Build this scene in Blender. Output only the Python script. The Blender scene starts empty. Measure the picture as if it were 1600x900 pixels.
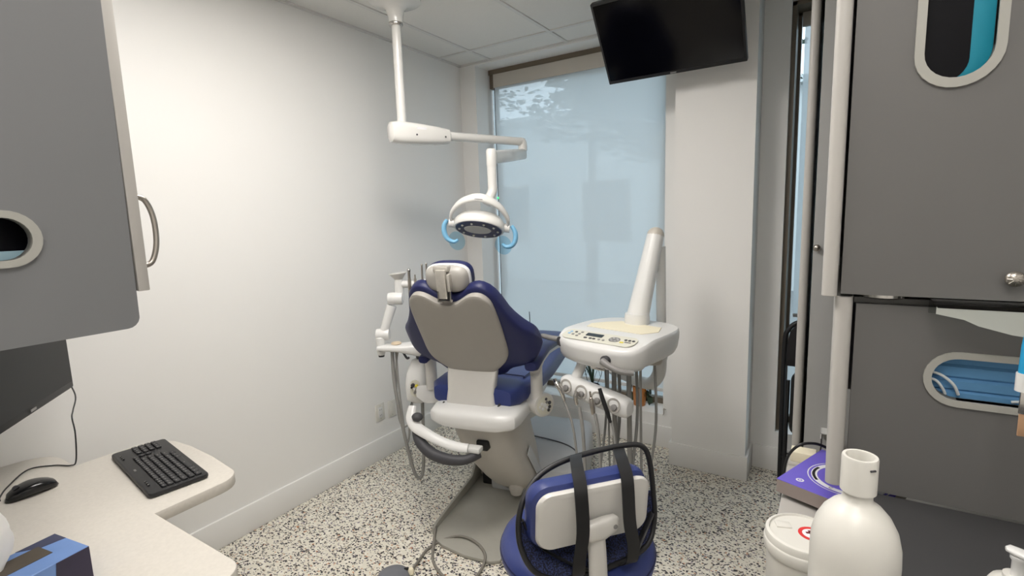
import bpy, bmesh, math, random
from mathutils import Matrix, Vector
random.seed(7)
scn = bpy.context.scene
COL = scn.collection
R = math.radians

# ------------------------------------------------------------------ camera
def rot_cam(yaw, pitch, roll):
    f = Vector((-math.sin(yaw)*math.cos(pitch), math.cos(yaw)*math.cos(pitch), -math.sin(pitch)))
    r0 = Vector((math.cos(yaw), math.sin(yaw), 0)); u0 = r0.cross(f)
    r = math.cos(roll)*r0 + math.sin(roll)*u0; u = -math.sin(roll)*r0 + math.cos(roll)*u0
    return Matrix((r, u, -f)).transposed()
cd = bpy.data.cameras.new('camera'); cam = bpy.data.objects.new('camera', cd); COL.objects.link(cam)
cam.matrix_world = Matrix.Translation((0, 0, 1.53)) @ rot_cam(0.5652, 0.13922, -0.03238).to_4x4()
cd.sensor_width = 36; cd.lens = 36*798.7/1600; cd.clip_start = .02; cd.clip_end = 200
scn.camera = cam
# ------------------------------------------------------------------ sky, exposure
w = bpy.data.worlds.new('sky'); scn.world = w; w.use_nodes = True
bg = w.node_tree.nodes['Background']; bg.inputs[0].default_value = (.79, .86, .91, 1); bg.inputs[1].default_value = 3.1
scn.view_settings.view_transform = 'Standard'; scn.view_settings.look = 'None'
scn.view_settings.gamma = 1; scn.view_settings.use_curve_mapping = False
scn.view_settings.exposure = 0.1
LAMP_POWER = (19.0, 11.0)   # emission of the ceiling troffer and of the added fill panel

# ------------------------------------------------------------------ materials
def lin(c): return tuple(((x/255)/12.92 if x/255 <= .04045 else ((x/255+.055)/1.055)**2.4) for x in c)
def mat(name, rgb, rough=.5, metal=0, var=.04, scale=30, bump=0, bscale=200, coat=0, emit=None, spec=.5, alpha=None, sub=0):
    m = bpy.data.materials.new(name); m.use_nodes = True; nt = m.node_tree; b = nt.nodes['Principled BSDF']
    c = lin(rgb); tc = nt.nodes.new('ShaderNodeTexCoord')
    n = nt.nodes.new('ShaderNodeTexNoise'); n.inputs['Scale'].default_value = scale; n.inputs['Detail'].default_value = 4
    nt.links.new(tc.outputs['Object'], n.inputs['Vector'])
    mx = nt.nodes.new('ShaderNodeMix'); mx.data_type = 'RGBA'
    mx.inputs['A'].default_value = (*[x*(1-var) for x in c], 1); mx.inputs['B'].default_value = (*[min(1, x*(1+var)) for x in c], 1)
    nt.links.new(n.outputs['Fac'], mx.inputs['Factor']); nt.links.new(mx.outputs['Result'], b.inputs['Base Color'])
    b.inputs['Roughness'].default_value = rough; b.inputs['Metallic'].default_value = metal
    b.inputs['Coat Weight'].default_value = coat; b.inputs['Specular IOR Level'].default_value = spec
    if bump:
        n2 = nt.nodes.new('ShaderNodeTexNoise'); n2.inputs['Scale'].default_value = bscale; n2.inputs['Detail'].default_value = 3
        nt.links.new(tc.outputs['Object'], n2.inputs['Vector'])
        bp = nt.nodes.new('ShaderNodeBump'); bp.inputs['Strength'].default_value = bump; bp.inputs['Distance'].default_value = .003
        nt.links.new(n2.outputs['Fac'], bp.inputs['Height']); nt.links.new(bp.outputs['Normal'], b.inputs['Normal'])
    if emit: b.inputs['Emission Color'].default_value = (*lin(emit[0]), 1); b.inputs['Emission Strength'].default_value = emit[1]
    if alpha is not None: b.inputs['Alpha'].default_value = alpha
    return m
M = {}
M['wall'] = mat('wall_paint', (235, 234, 231), .55, var=.012, scale=3, bump=.05, bscale=300)
M['trim'] = mat('trim_paint', (231, 230, 227), .4, var=.012, scale=5)
M['tbar'] = mat('ceiling_bar', (214, 212, 208), .45)
M['brown'] = mat('bronze_frame', (108, 97, 82), .5)
M['white'] = mat('white_plastic', (221, 221, 219), .32, var=.015, coat=.2)
M['cream'] = mat('cream_plastic', (208, 206, 201), .35, var=.02, coat=.15)
M['lamp_white'] = mat('lamp_enamel', (225, 224, 220), .25, var=.012, coat=.3)
M['taupe'] = mat('shell_plastic', (190, 184, 174), .42, var=.02)
M['shell'] = mat('grey_shell', (158, 154, 147), .42, var=.02)
M['headshell'] = mat('head_shell', (166, 163, 157), .4, var=.02)
M['bracket'] = mat('bracket_metal', (206, 202, 194), .35, metal=.55, var=.12, scale=60)
M['pillar'] = mat('pedestal_plastic', (186, 182, 175), .42, var=.02)
M['cover'] = mat('cover_plastic', (188, 190, 192), .45, var=.02)
M['plate'] = mat('base_steel', (158, 156, 147), .5, var=.04)
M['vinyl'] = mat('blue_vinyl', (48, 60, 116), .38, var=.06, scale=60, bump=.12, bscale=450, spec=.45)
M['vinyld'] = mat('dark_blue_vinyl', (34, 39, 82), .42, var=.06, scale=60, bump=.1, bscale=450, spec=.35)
M['piping'] = mat('blue_piping', (24, 28, 70), .5)
M['black'] = mat('black_plastic', (26, 26, 28), .45, var=.08)
M['screen'] = mat('screen_glass', (5, 5, 9), .12, var=.02, spec=.22)
M['monscreen'] = mat('matte_screen', (20, 20, 22), .45, var=.03)
M['key'] = mat('key_plastic', (36, 36, 38), .5)
M['dkgrey'] = mat('dark_grey_rubber', (62, 62, 66), .55)
M['grey'] = mat('grey_plastic', (132, 130, 128), .45)
M['hose'] = mat('grey_hose', (142, 141, 138), .5)
M['chrome'] = mat('chrome', (205, 202, 198), .18, metal=1, var=.03)
M['nickel'] = mat('brushed_nickel', (178, 172, 164), .32, metal=1, var=.05)
M['cab'] = mat('grey_laminate', (120, 121, 123), .5, var=.01, scale=8)
M['cabr'] = mat('darkened_grey_laminate', (104, 103, 101), .5, var=.012, scale=8)  # same grey laminate, darkened for the weaker light on the right
M['cabl'] = mat('lightened_grey_laminate', (170, 170, 168), .5, var=.01, scale=8)  # lit copy of the grey laminate: extra light put into the colour
M['edge'] = mat('light_grey_edge', (184, 181, 176), .4, var=.012)
M['rim'] = mat('dispenser_rim', (168, 167, 160), .4)
M['dkcounter'] = mat('dark_laminate', (62, 62, 63), .45, var=.05, scale=200)
M['work'] = mat('speckled_worktop', (200, 195, 186), .42, var=.09, scale=110)
M['teal'] = mat('teal_card', (14, 150, 176), .5)
M['film'] = mat('dark_film', (4, 4, 10), .5, var=.3, scale=25, spec=.15)
M['maskblue'] = mat('mask_blue', (96, 150, 196), .8, var=.06)
M['loop'] = mat('ear_loop', (215, 220, 222), .8)
M['glovepaper'] = mat('pale_blue_paper', (150, 180, 192), .7)
M['purple'] = mat('purple_card', (112, 98, 204), .4, var=.02)
M['print'] = mat('white_print', (232, 232, 236), .5)
M['red'] = mat('red_print', (208, 52, 52), .5)
M['dkred'] = mat('dark_red_print', (110, 30, 40), .5)
M['bottle'] = mat('milky_plastic', (216, 214, 207), .38, var=.015, coat=.1)
M['terracotta'] = mat('orange_glaze', (196, 122, 52), .4, var=.06)
M['leaf'] = mat('dark_leaf', (44, 62, 44), .45, var=.25, scale=40)
M['treeleaf'] = mat('tree_leaf', (58, 70, 58), .6, var=.3, scale=3)
M['bark'] = mat('bark', (72, 62, 54), .8, var=.2)
M['soil'] = mat('soil', (46, 36, 28), .9, var=.3)
M['facade'] = mat('far_render', (178, 180, 178), .8, var=.03, scale=1)
M['asphalt'] = mat('asphalt', (120, 120, 118), .9, var=.1, scale=4)
M['bluehandle'] = mat('light_blue_plastic', (126, 186, 222), .3, coat=.3)
M['bluetool'] = mat('blue_plastic', (34, 150, 200), .35)
M['tan'] = mat('tan_card', (176, 140, 108), .6, var=.08)
M['beige'] = mat('beige_rubber', (208, 190, 164), .55)
M['tissue'] = mat('tissue_paper', (232, 230, 226), .85, var=.02)
M['mat'] = mat('cream_tray_mat', (238, 230, 204), .6, var=.01)
M['panel'] = mat('control_panel', (212, 210, 196), .4)
M['lcd'] = mat('lcd', (24, 28, 30), .2)
M['butblue'] = mat('blue_button', (140, 184, 220), .45)
M['yellow'] = mat('yellow_button', (224, 208, 70), .45)
M['sticker'] = mat('outlet_plate', (220, 218, 210), .4)
M['led'] = mat('led_face', (196, 196, 190), .25, var=.05, scale=120)
M['ledring'] = mat('led_ring', (56, 62, 92), .25, var=.4, scale=80)
M['green'] = mat('green_led', (60, 200, 120), .4, emit=((60, 220, 130), 1.0))
TROFFER = [mat('troffer_diffuser', (240, 238, 230), .6, emit=((255, 250, 245), p_)) for p_ in LAMP_POWER]

def floor_mat():
    m = bpy.data.materials.new('chip_floor'); m.use_nodes = True; nt = m.node_tree; b = nt.nodes['Principled BSDF']
    N = lambda t: nt.nodes.new(t); L = nt.links.new
    tc = N('ShaderNodeTexCoord'); base = None
    nz = N('ShaderNodeTexNoise'); nz.inputs['Scale'].default_value = 45; nz.inputs['Detail'].default_value = 2; L(tc.outputs['Object'], nz.inputs['Vector'])
    ad = N('ShaderNodeVectorMath'); ad.operation = 'MULTIPLY_ADD'; ad.inputs[1].default_value = (.016,)*3; L(nz.outputs['Color'], ad.inputs[0]); L(tc.outputs['Object'], ad.inputs[2])
    col = lin((222, 217, 203))
    prev = None
    for sc, thr, dist, c in ((46, .35, .52, (232, 228, 216)), (62, .12, .44, (176, 164, 146)), (84, .14, .42, (120, 112, 126)), (70, .26, .44, (34, 32, 36)), (105, .24, .46, (28, 26, 32)), (90, .035, .44, (186, 128, 86))):
        mp = N('ShaderNodeMapping'); mp.inputs['Location'].default_value = (sc*.37, sc*.11, 0); mp.inputs['Rotation'].default_value = (0, 0, sc*.05); mp.inputs['Scale'].default_value = (1, 1.35, 1)
        L(ad.outputs[0], mp.inputs['Vector'])
        v = N('ShaderNodeTexVoronoi'); v.voronoi_dimensions = '2D'; v.inputs['Scale'].default_value = sc; L(mp.outputs[0], v.inputs['Vector'])
        sp = N('ShaderNodeSeparateColor'); L(v.outputs['Color'], sp.inputs[0])
        lt = N('ShaderNodeMath'); lt.operation = 'LESS_THAN'; lt.inputs[1].default_value = thr; L(sp.outputs[0], lt.inputs[0])
        # chip radius varies from cell to cell
        ra = N('ShaderNodeMath'); ra.operation = 'MULTIPLY_ADD'; ra.inputs[1].default_value = .3; ra.inputs[2].default_value = dist-.22; L(sp.outputs[1], ra.inputs[0])
        l2 = N('ShaderNodeMath'); l2.operation = 'LESS_THAN'; L(v.outputs['Distance'], l2.inputs[0]); L(ra.outputs[0], l2.inputs[1])
        mu = N('ShaderNodeMath'); mu.operation = 'MULTIPLY'; L(lt.outputs[0], mu.inputs[0]); L(l2.outputs[0], mu.inputs[1])
        mx = N('ShaderNodeMix'); mx.data_type = 'RGBA'; mx.inputs['B'].default_value = (*lin(c), 1); L(mu.outputs[0], mx.inputs['Factor'])
        if prev is None: mx.inputs['A'].default_value = (*col, 1)
        else: L(prev, mx.inputs['A'])
        prev = mx.outputs['Result']
    L(prev, b.inputs['Base Color']); b.inputs['Roughness'].default_value = .42
    return m
M['floor'] = floor_mat()
def tile_mat():
    m = mat('ceiling_tile', (226, 224, 219), .9, var=.04, scale=160, bump=.6, bscale=220); return m
M['tile'] = tile_mat()
def blind_mat():
    m = bpy.data.materials.new('blind_fabric'); m.use_nodes = True; nt = m.node_tree; nt.nodes.remove(nt.nodes['Principled BSDF'])
    N = lambda t: nt.nodes.new(t); L = nt.links.new
    tc = N('ShaderNodeTexCoord'); wv = N('ShaderNodeTexNoise'); wv.inputs['Scale'].default_value = 400; L(tc.outputs['Object'], wv.inputs['Vector'])
    mx = N('ShaderNodeMix'); mx.data_type = 'RGBA'; mx.inputs['A'].default_value = (.74, .73, .69, 1); mx.inputs['B'].default_value = (.80, .79, .75, 1); L(wv.outputs['Fac'], mx.inputs['Factor'])
    d = N('ShaderNodeBsdfDiffuse'); t = N('ShaderNodeBsdfTranslucent'); tr = N('ShaderNodeBsdfTransparent'); tr.inputs[0].default_value = (1, 1, 1, 1)
    L(mx.outputs['Result'], d.inputs['Color']); t.inputs['Color'].default_value = (.85, .9, .92, 1)
    a = N('ShaderNodeMixShader'); a.inputs[0].default_value = .62; L(d.outputs[0], a.inputs[1]); L(t.outputs[0], a.inputs[2])
    c = N('ShaderNodeMixShader'); c.inputs[0].default_value = .11; L(a.outputs[0], c.inputs[1]); L(tr.outputs[0], c.inputs[2])
    L(c.outputs[0], nt.nodes['Material Output'].inputs['Surface']); return m
M['blind'] = blind_mat()
def glass_mat(name, tint, gl=.12):
    m = bpy.data.materials.new(name); m.use_nodes = True; nt = m.node_tree; nt.nodes.remove(nt.nodes['Principled BSDF'])
    tr = nt.nodes.new('ShaderNodeBsdfTransparent'); tr.inputs[0].default_value = (*tint, 1)
    g = nt.nodes.new('ShaderNodeBsdfGlossy'); g.inputs['Roughness'].default_value = .03
    fr = nt.nodes.new('ShaderNodeLayerWeight'); fr.inputs[0].default_value = gl
    mx = nt.nodes.new('ShaderNodeMixShader'); nt.links.new(fr.outputs['Fresnel'], mx.inputs[0]); nt.links.new(tr.outputs[0], mx.inputs[1]); nt.links.new(g.outputs[0], mx.inputs[2])
    nt.links.new(mx.outputs[0], nt.nodes['Material Output'].inputs['Surface']); return m
M['glass'] = glass_mat('window_glass', (.86, .93, .97))
M['acrylic'] = glass_mat('clear_acrylic', (.86, .88, .87))
M['shield'] = glass_mat('blue_shield', (.76, .9, .97))

# ------------------------------------------------------------------ geometry kit
def V(*a): return Vector(a)
def smooth_path(pts, n=8, closed=False):
    P = [Vector(p) for p in pts]; out = []; m = len(P)
    rng = range(m) if closed else range(m-1)
    for i in rng:
        if closed: a, b, c, d = P[(i-1) % m], P[i], P[(i+1) % m], P[(i+2) % m]
        else: a, b, c, d = P[max(i-1, 0)], P[i], P[i+1], P[min(i+2, m-1)]
        for k in range(n):
            t = k/n
            out.append(.5*((2*b)+(c-a)*t+(2*a-5*b+4*c-d)*t*t+(3*b-a-3*c+d)*t**3))
    if not closed: out.append(P[-1])
    return out
class G:
    def __init__(s): s.bm = bmesh.new()
    def _mk(s, rings, closed_path=False, cap=True):
        bm = s.bm; VV = [[bm.verts.new(p) for p in r] for r in rings]; n = len(rings[0]); m = len(rings)
        for i in range(m if closed_path else m-1):
            a, b = VV[i], VV[(i+1) % m]
            for j in range(n):
                try: bm.faces.new((a[j], a[(j+1) % n], b[(j+1) % n], b[j]))
                except ValueError: pass
        if cap and not closed_path:
            try: bm.faces.new(VV[0][::-1]); bm.faces.new(VV[-1])
            except ValueError: pass
        return s
    def box(s, c, size, bev=0, seg=2, rot=None):
        mtx = Matrix.Translation(Vector(c)) @ ((rot or Matrix.Identity(3)).to_4x4()) @ Matrix.Diagonal((*size, 1))
        r = bmesh.ops.create_cube(s.bm, size=1, matrix=mtx)
        if bev:
            es = list({e for v in r['verts'] for e in v.link_edges})
            bmesh.ops.bevel(s.bm, geom=es, offset=bev, segments=seg, profile=.5, affect='EDGES', clamp_overlap=True)
        return s
    def tube(s, pts, r, n=10, smooth=0, closed=False, flat=None):
        P = [Vector(p) for p in pts]
        if smooth: P = smooth_path(P, smooth, closed)
        m = len(P); rr = r if isinstance(r, (list, tuple)) else None
        def rad(i):
            if rr is None: return r
            t = i/(m-1)*(len(rr)-1); k = min(int(t), len(rr)-2); return rr[k]+(rr[k+1]-rr[k])*(t-k)
        rings = []; prev = None
        for i in range(m):
            if closed: t = (P[(i+1) % m]-P[(i-1) % m]).normalized()
            else: t = (P[min(i+1, m-1)]-P[max(i-1, 0)]).normalized()
            if prev is None:
                up = Vector((0, 0, 1)) if abs(t.z) < .9 else Vector((1, 0, 0)); a = t.cross(up).normalized()
            else: a = (prev-t*prev.dot(t)).normalized()
            prev = a; b = t.cross(a)
            fa, fb = flat or (1, 1)
            rings.append([P[i]+(a*math.cos(q)*fa+b*math.sin(q)*fb)*rad(i) for q in [2*math.pi*k/n for k in range(n)]])
        return s._mk(rings, closed)
    def lathe(s, prof, loc=(0, 0, 0), axis=(0, 0, 1), n=28, sx=1, cap=True):
        ax = Vector(axis).normalized(); a = (ax.cross(Vector((0, 0, 1))) if abs(ax.z) < .95 else Vector((1, 0, 0))).normalized(); a = (a-ax*a.dot(ax)).normalized(); b = ax.cross(a); L = Vector(loc)
        rings = [[L+ax*z+(a*math.cos(q)*sx+b*math.sin(q))*max(r, 1e-4) for q in [2*math.pi*k/n for k in range(n)]] for r, z in prof]
        return s._mk(rings, cap=cap)
    def sphere(s, c, r, sc=(1, 1, 1), rot=None, u=16, v=10):
        mtx = Matrix.Translation(Vector(c)) @ ((rot or Matrix.Identity(3)).to_4x4()) @ Matrix.Diagonal((sc[0]*r, sc[1]*r, sc[2]*r, 1))
        bmesh.ops.create_uvsphere(s.bm, u_segments=u, v_segments=v, radius=1, matrix=mtx); return s
    def loft(s, secs, n=24, p=.5, axis='v'):
        """secs: (centre, a_vec, b_vec) superellipse sections"""
        rings = []
        for c, a, b in secs:
            c, a, b = Vector(c), Vector(a), Vector(b); ring = []
            for k in range(n):
                q = 2*math.pi*k/n; x, y = math.cos(q), math.sin(q)
                ring.append(c+a*math.copysign(abs(x)**p, x)+b*math.copysign(abs(y)**p, y))
            rings.append(ring)
        return s._mk(rings)
    def prism(s, out, o, ax, ay, th, bev=0, seg=2, holes=()):
        """outline in the plane (o, ax, ay); thickness th along ax x ay"""
        o, ax, ay = Vector(o), Vector(ax), Vector(ay); az = ax.cross(ay).normalized(); bm = s.bm
        pt = lambda p, d: o+ax*p[0]+ay*p[1]+az*d
        if not holes:
            vs = [bm.verts.new(pt(p, 0)) for p in out]; f = bm.faces.new(vs)
            r = bmesh.ops.extrude_face_region(bm, geom=[f]); nv = [g for g in r['geom'] if isinstance(g, bmesh.types.BMVert)]
            bmesh.ops.translate(bm, verts=nv, vec=az*th)
            if bev:
                S0, S1 = set(vs), set(nv)
                es = [e for e in {e for v in vs+nv for e in v.link_edges} if (e.verts[0] in S0 and e.verts[1] in S0) or (e.verts[0] in S1 and e.verts[1] in S1)]
                bmesh.ops.bevel(bm, geom=es, offset=bev, segments=seg, profile=.5, affect='EDGES', clamp_overlap=True)
        else:
            tops = []
            for d in (0, th):
                loops = [[bm.verts.new(pt(p, d)) for p in lp] for lp in (out, *holes)]; es = []
                for lp in loops: es += [bm.edges.new((lp[i], lp[(i+1) % len(lp)])) for i in range(len(lp))]
                bmesh.ops.triangle_fill(bm, use_beauty=True, use_dissolve=False, edges=es); tops.append(loops)
            for la, lb in zip(*tops):
                for i in range(len(la)):
                    j = (i+1) % len(la); bm.faces.new((la[i], la[j], lb[j], lb[i]))
        return s
    def done(s, name, m, parent=None, sharp=42, loc=None):
        bm = s.bm; bmesh.ops.recalc_face_normals(bm, faces=bm.faces[:])
        for f in bm.faces: f.smooth = True
        for e in bm.edges:
            if len(e.link_faces) == 2 and e.calc_face_angle(0) > R(sharp): e.smooth = False
        if parent is not None and parent.get('_w'):
            mi = parent['_w']; bmesh.ops.translate(bm, verts=bm.verts[:], vec=-Vector(mi))
        elif parent is not None and parent.parent is not None and parent.parent.get('_w'):
            bmesh.ops.translate(bm, verts=bm.verts[:], vec=-Vector(parent.parent['_w']))
        if loc is not None: bmesh.ops.translate(bm, verts=bm.verts[:], vec=-Vector(loc))
        me = bpy.data.meshes.new(name); bm.to_mesh(me); bm.free(); me.materials.append(m if not isinstance(m, str) else M[m])
        o = bpy.data.objects.new(name, me); COL.objects.link(o)
        if parent is not None: o.parent = parent
        if loc is not None: o.location = loc
        return o
WORLD = []
def thing(name, label, cat, loc=(0, 0, 0), rz=0, group=None, world=False):
    """Empty at a thing's base; world=True: its parts are written in room coordinates"""
    o = bpy.data.objects.new(name, None); COL.objects.link(o); o.location = loc; o.rotation_euler.z = rz; o.empty_display_size = .1
    o['label'] = label; o['category'] = cat
    if group: o['group'] = group
    if world: o['_w'] = tuple(loc); WORLD.append(o)
    return o
def tag(o, label, cat, group=None, kind=None):
    o['label'] = label; o['category'] = cat
    if group: o['group'] = group
    if kind: o['kind'] = kind
    return o
def struct(o, label, cat): o['kind'] = 'structure'; o['label'] = label; o['category'] = cat; return o
UZ = (0, 0, 1)
def Rz(d): return Matrix.Rotation(R(d), 3, 'Z')
def Rx(d): return Matrix.Rotation(R(d), 3, 'X')
def Ry(d): return Matrix.Rotation(R(d), 3, 'Y')
def rrect(x0, y0, x1, y1, r, n=6):
    rs = r if isinstance(r, (list, tuple)) else (r,)*4; out = []
    for (cx, cy, a), q in zip(((x1, y1, 0), (x0, y1, 90), (x0, y0, 180), (x1, y0, 270)), rs):
        sx = -1 if cx == x1 else 1; sy = -1 if cy == y1 else 1
        for k in range(n+1):
            t = R(a+90*k/n); out.append((cx+sx*q+q*math.cos(t), cy+sy*q+q*math.sin(t)))
    return out
def stadium(cx, cy, hl, hr, n=14, vert=False):
    out = []
    for a0, s in ((-90, 1), (90, -1)):
        for k in range(n+1):
            t = R(a0+180*k/n); out.append((cx+s*(hl-hr)+hr*math.cos(t), cy+hr*math.sin(t)))
    return [(cx-(y-cy), cy+(x-cx)) for x, y in out] if vert else out

# ================================================================== THE ROOM
XL, XR, YB, YF, ZC = -2.43, .75, -1.3, 3.2, 2.64
fl = struct(G().box(((XL+XR)/2, (YB+3.5)/2, -.05), (XR-XL+.4, 3.5-YB+.4, .1)).done('floor', 'floor'), 'black and cream chip speckled vinyl floor of the room', 'floor')
struct(G().box((XL-.06, (YB+3.6)/2, ZC/2), (.12, 3.6-YB, ZC+.2)).done('wall_left', 'wall'), 'long plain white wall with two outlet plates', 'wall')
struct(G().box((XR+.06, (YB+3.6)/2, ZC/2), (.12, 3.6-YB, ZC+.2)).done('wall_right', 'wall'), 'white wall behind the grey cabinets', 'wall')
struct(G().box(((XL+XR)/2, YB-.06, ZC/2), (XR-XL+.24, .12, ZC+.2)).done('wall_rear', 'wall'), 'white wall behind the viewer', 'wall')
# window wall: pieces around two openings (large -2.289..-.9, narrow -.245..-.05+), one mesh
wx0, wx1, wz0, wz1 = -2.289, -.896, .22, 2.628
nx0, nx1, nz0, nz1 = -.245, .45, .235, 2.60
g = G(); D = .30; yc = YF+D/2
g.box(((XL-.1+wx0)/2, yc, 1.32), (wx0-XL+.1, D, 2.84))
g.box(((wx0+wx1)/2, yc, wz0/2-.05), (wx1-wx0, D, wz0+.1))
g.box(((wx0+wx1)/2, yc, (wz1+2.74)/2), (wx1-wx0, D, 2.74-wz1))
g.box(((wx1+nx0)/2, yc, 1.32), (nx0-wx1, D, 2.84))
g.box(((nx0+nx1)/2, yc, nz0/2-.05), (nx1-nx0, D, nz0+.1))
g.box(((nx0+nx1)/2, yc, (nz1+2.74)/2), (nx1-nx0, D, 2.74-nz1))
g.box(((nx1+XR+.1)/2, yc, 1.32), (XR+.1-nx1, D, 2.84))
struct(g.done('wall_window', 'wall'), 'white wall with a tall shaded window and a narrow one', 'wall')
struct(G().box((-.579, 3.1, ZC/2), (.41, .22, ZC+.1)).done('wall_pillar', 'wall'), 'square white pillar standing between the two windows', 'pillar')
# baseboards
BH, BT = .143, .014
def base(name, x0, y0, x1, y1, label):
    struct(G().box(((x0+x1)/2, (y0+y1)/2, BH/2), (abs(x1-x0), abs(y1-y0), BH), .003, 2).done(name, 'trim'), label, 'baseboard')
base('baseboard_left', XL, YB, XL+BT, YF, 'tall white baseboard along the long plain wall')
base('baseboard_window', XL+BT, YF-BT, -.784, YF, 'white baseboard below the large window')
g = G(); g.box((-.579, 2.983, BH/2), (.438, BT, BH), .003); g.box((-.367, 3.09, BH/2), (BT, .2, BH), .003); g.box((-.791, 3.09, BH/2), (BT, .2, BH), .003)
struct(g.done('baseboard_pillar', 'trim'), 'white baseboard wrapped around the square pillar', 'baseboard')
base('baseboard_narrow', -.36, YF-BT, .74, YF, 'white baseboard below the narrow window')
# ceiling: slab, tiles and bars
ceil = struct(G().box(((XL+XR)/2, (YB+3.5)/2, ZC+.11), (XR-XL+.4, 3.5-YB+.4, .1)).done('ceiling', 'wall'), 'white suspended tile ceiling above the whole room', 'ceiling')
gx = [XL, -2.152, -1.543, -.934, -.325, .284, XR]; gy = [YB, -.71, .51, 1.73, 2.95, YF]
LIGHTS = {(2, 2), (4, 1)}  # second cell holds an unseen panel, added to fill the far end
cache = {}
for i in range(len(gx)-1):
    for j in range(len(gy)-1):
        a, b = gx[i+1]-gx[i]-.006, gy[j+1]-gy[j]-.006
        if (i, j) in LIGHTS: continue
        k = (round(a, 3), round(b, 3))
        loc = ((gx[i]+gx[i+1])/2, (gy[j]+gy[j+1])/2, ZC+.016)
        if k not in cache:
            o = G().box((0, 0, 0), (a, b, .016), .002, 1).done('ceiling_tile', 'tile', ceil); cache[k] = o.data
        else:
            o = bpy.data.objects.new('ceiling_tile', cache[k]); COL.objects.link(o); o.parent = ceil
        o.location = loc
for x in gx[1:-1]: G().box((x, (YB+YF)/2, ZC+.006), (.024, YF-YB, .010), .001, 1).done('grid_bar', 'tbar', ceil)
for y in gy[1:-1]:
    for i in range(len(gx)-1): G().box(((gx[i]+gx[i+1])/2, y, ZC+.006), (gx[i+1]-gx[i]-.024, .024, .010), .001, 1).done('grid_bar', 'tbar', ceil)
G().box((XL+.011, (YB+YF)/2, ZC+.004), (.022, YF-YB, .012)).done('wall_angle', 'tbar', ceil)
G().box(((XL+XR)/2, YF-.008, ZC+.004), (XR-XL, .016, .012)).done('wall_angle', 'tbar', ceil)
for n_, (i, j) in enumerate(sorted(LIGHTS)):
    cx, cy = (gx[i]+gx[i+1])/2, (gy[j]+gy[j+1])/2
    t = thing('ceiling_light', ('unseen ceiling light panel added above the viewer as fill light', 'lit rectangular ceiling light panel nearest the treatment chair')[1-n_], 'ceiling light', (cx, cy, ZC), group='ceiling light panels')
    a, b = gx[i+1]-gx[i]-.03, gy[j+1]-gy[j]-.03
    g = G()
    for sx in (-1, 1): g.box((sx*(a/2-.012), 0, .012), (.024, b, .02)); g.box((0, sx*(b/2-.012), .012), (a-.048, .024, .02))
    g.done('frame', 'trim', t)
    G().box((0, 0, .016), (a-.05, b-.05, .006)).done('diffuser', TROFFER[n_], t)
# windows
def sheet(x0, x1, y, z0, z1, nx=12, nz=16):
    g = G(); bm = g.bm; vs = [[bm.verts.new((x0+(x1-x0)*i/nx, y, z0+(z1-z0)*j/nz)) for i in range(nx+1)] for j in range(nz+1)]
    for j in range(nz):
        for i in range(nx): bm.faces.new((vs[j][i], vs[j][i+1], vs[j+1][i+1], vs[j+1][i]))
    return g
def window(name, x0, x1, z0, z1, label, head, wide):
    y = 3.41
    g = G(); g.box(((x0+x1)/2, y, z1-head/2), (x1-x0, .05, head)); g.box(((x0+x1)/2, y, z0+.02), (x1-x0, .05, .04), .003)
    g.box((x1-.02, y, (z0+z1)/2), (.04, .05, z1-z0)); 
    o = struct(g.done(name, 'brown'), label, 'window')
    if not wide: G().box((x0+.02, y, (z0+z1)/2), (.036, .05, z1-z0)).done('window_frame', 'brown', o)
    if wide: G().box((x0+.045, y, (z0+z1)/2), (.012, .05, z1-z0-.05)).done('mullion', 'black', o)
    else:
        G().box((x0+.011, 3.325, (z0+z1)/2), (.022, .19, z1-z0-.01)).done('window_frame', 'brown', o)
        G().box(((x0+x1)/2, 3.325, z1-.012), (x1-x0, .19, .022)).done('window_frame', 'brown', o)
    G().box(((x0+x1)/2, y+.005, (z0+z1)/2), (x1-x0-.01, .006, z1-z0-.02)).done('pane', 'glass', o)
    return o
window('window_1', wx0, wx1, wz0, wz1, 'tall window behind the large pale roller shade', .13, True)
G().box((-1.59, 3.375, 2.611), (1.39, .02, .034)).done('head_trim', 'brown', bpy.data.objects['window_1'])
window('window_2', nx0, nx1, nz0, nz1, 'narrow bronze framed window right of the pillar', .03, False)
t = thing('roller_shade', 'large pale translucent roller shade drawn over the tall window', 'window shade', (-1.57, 3.37, .3), world=True)
sheet(-2.234, -.9, 3.37, .325, 2.6).done('fabric', 'blind', t)
G().box((-1.567, 3.362, 2.543), (1.345, .010, .097), .003).done('unlit_band', 'taupe', t)  # opaque strip added in place of the unlit top of the fabric
G().box((-1.567, 3.37, .325), (1.335, .012, .026), .004).done('bottom_rail', 'white', t)
t = thing('roller_shade', 'pale blue roller shade in the narrow window beside the cabinet', 'window shade', (.1, 3.38, .5), world=True)
sheet(-.192, .43, 3.385, .9, 2.56).done('fabric', 'blind', t)
G().box((.115, 3.378, 2.555), (.64, .03, .10), .004).done('cassette', 'taupe', t)
G().box((.12, 3.385, .9), (.62, .012, .022), .004).done('bottom_rail', 'white', t)
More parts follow.
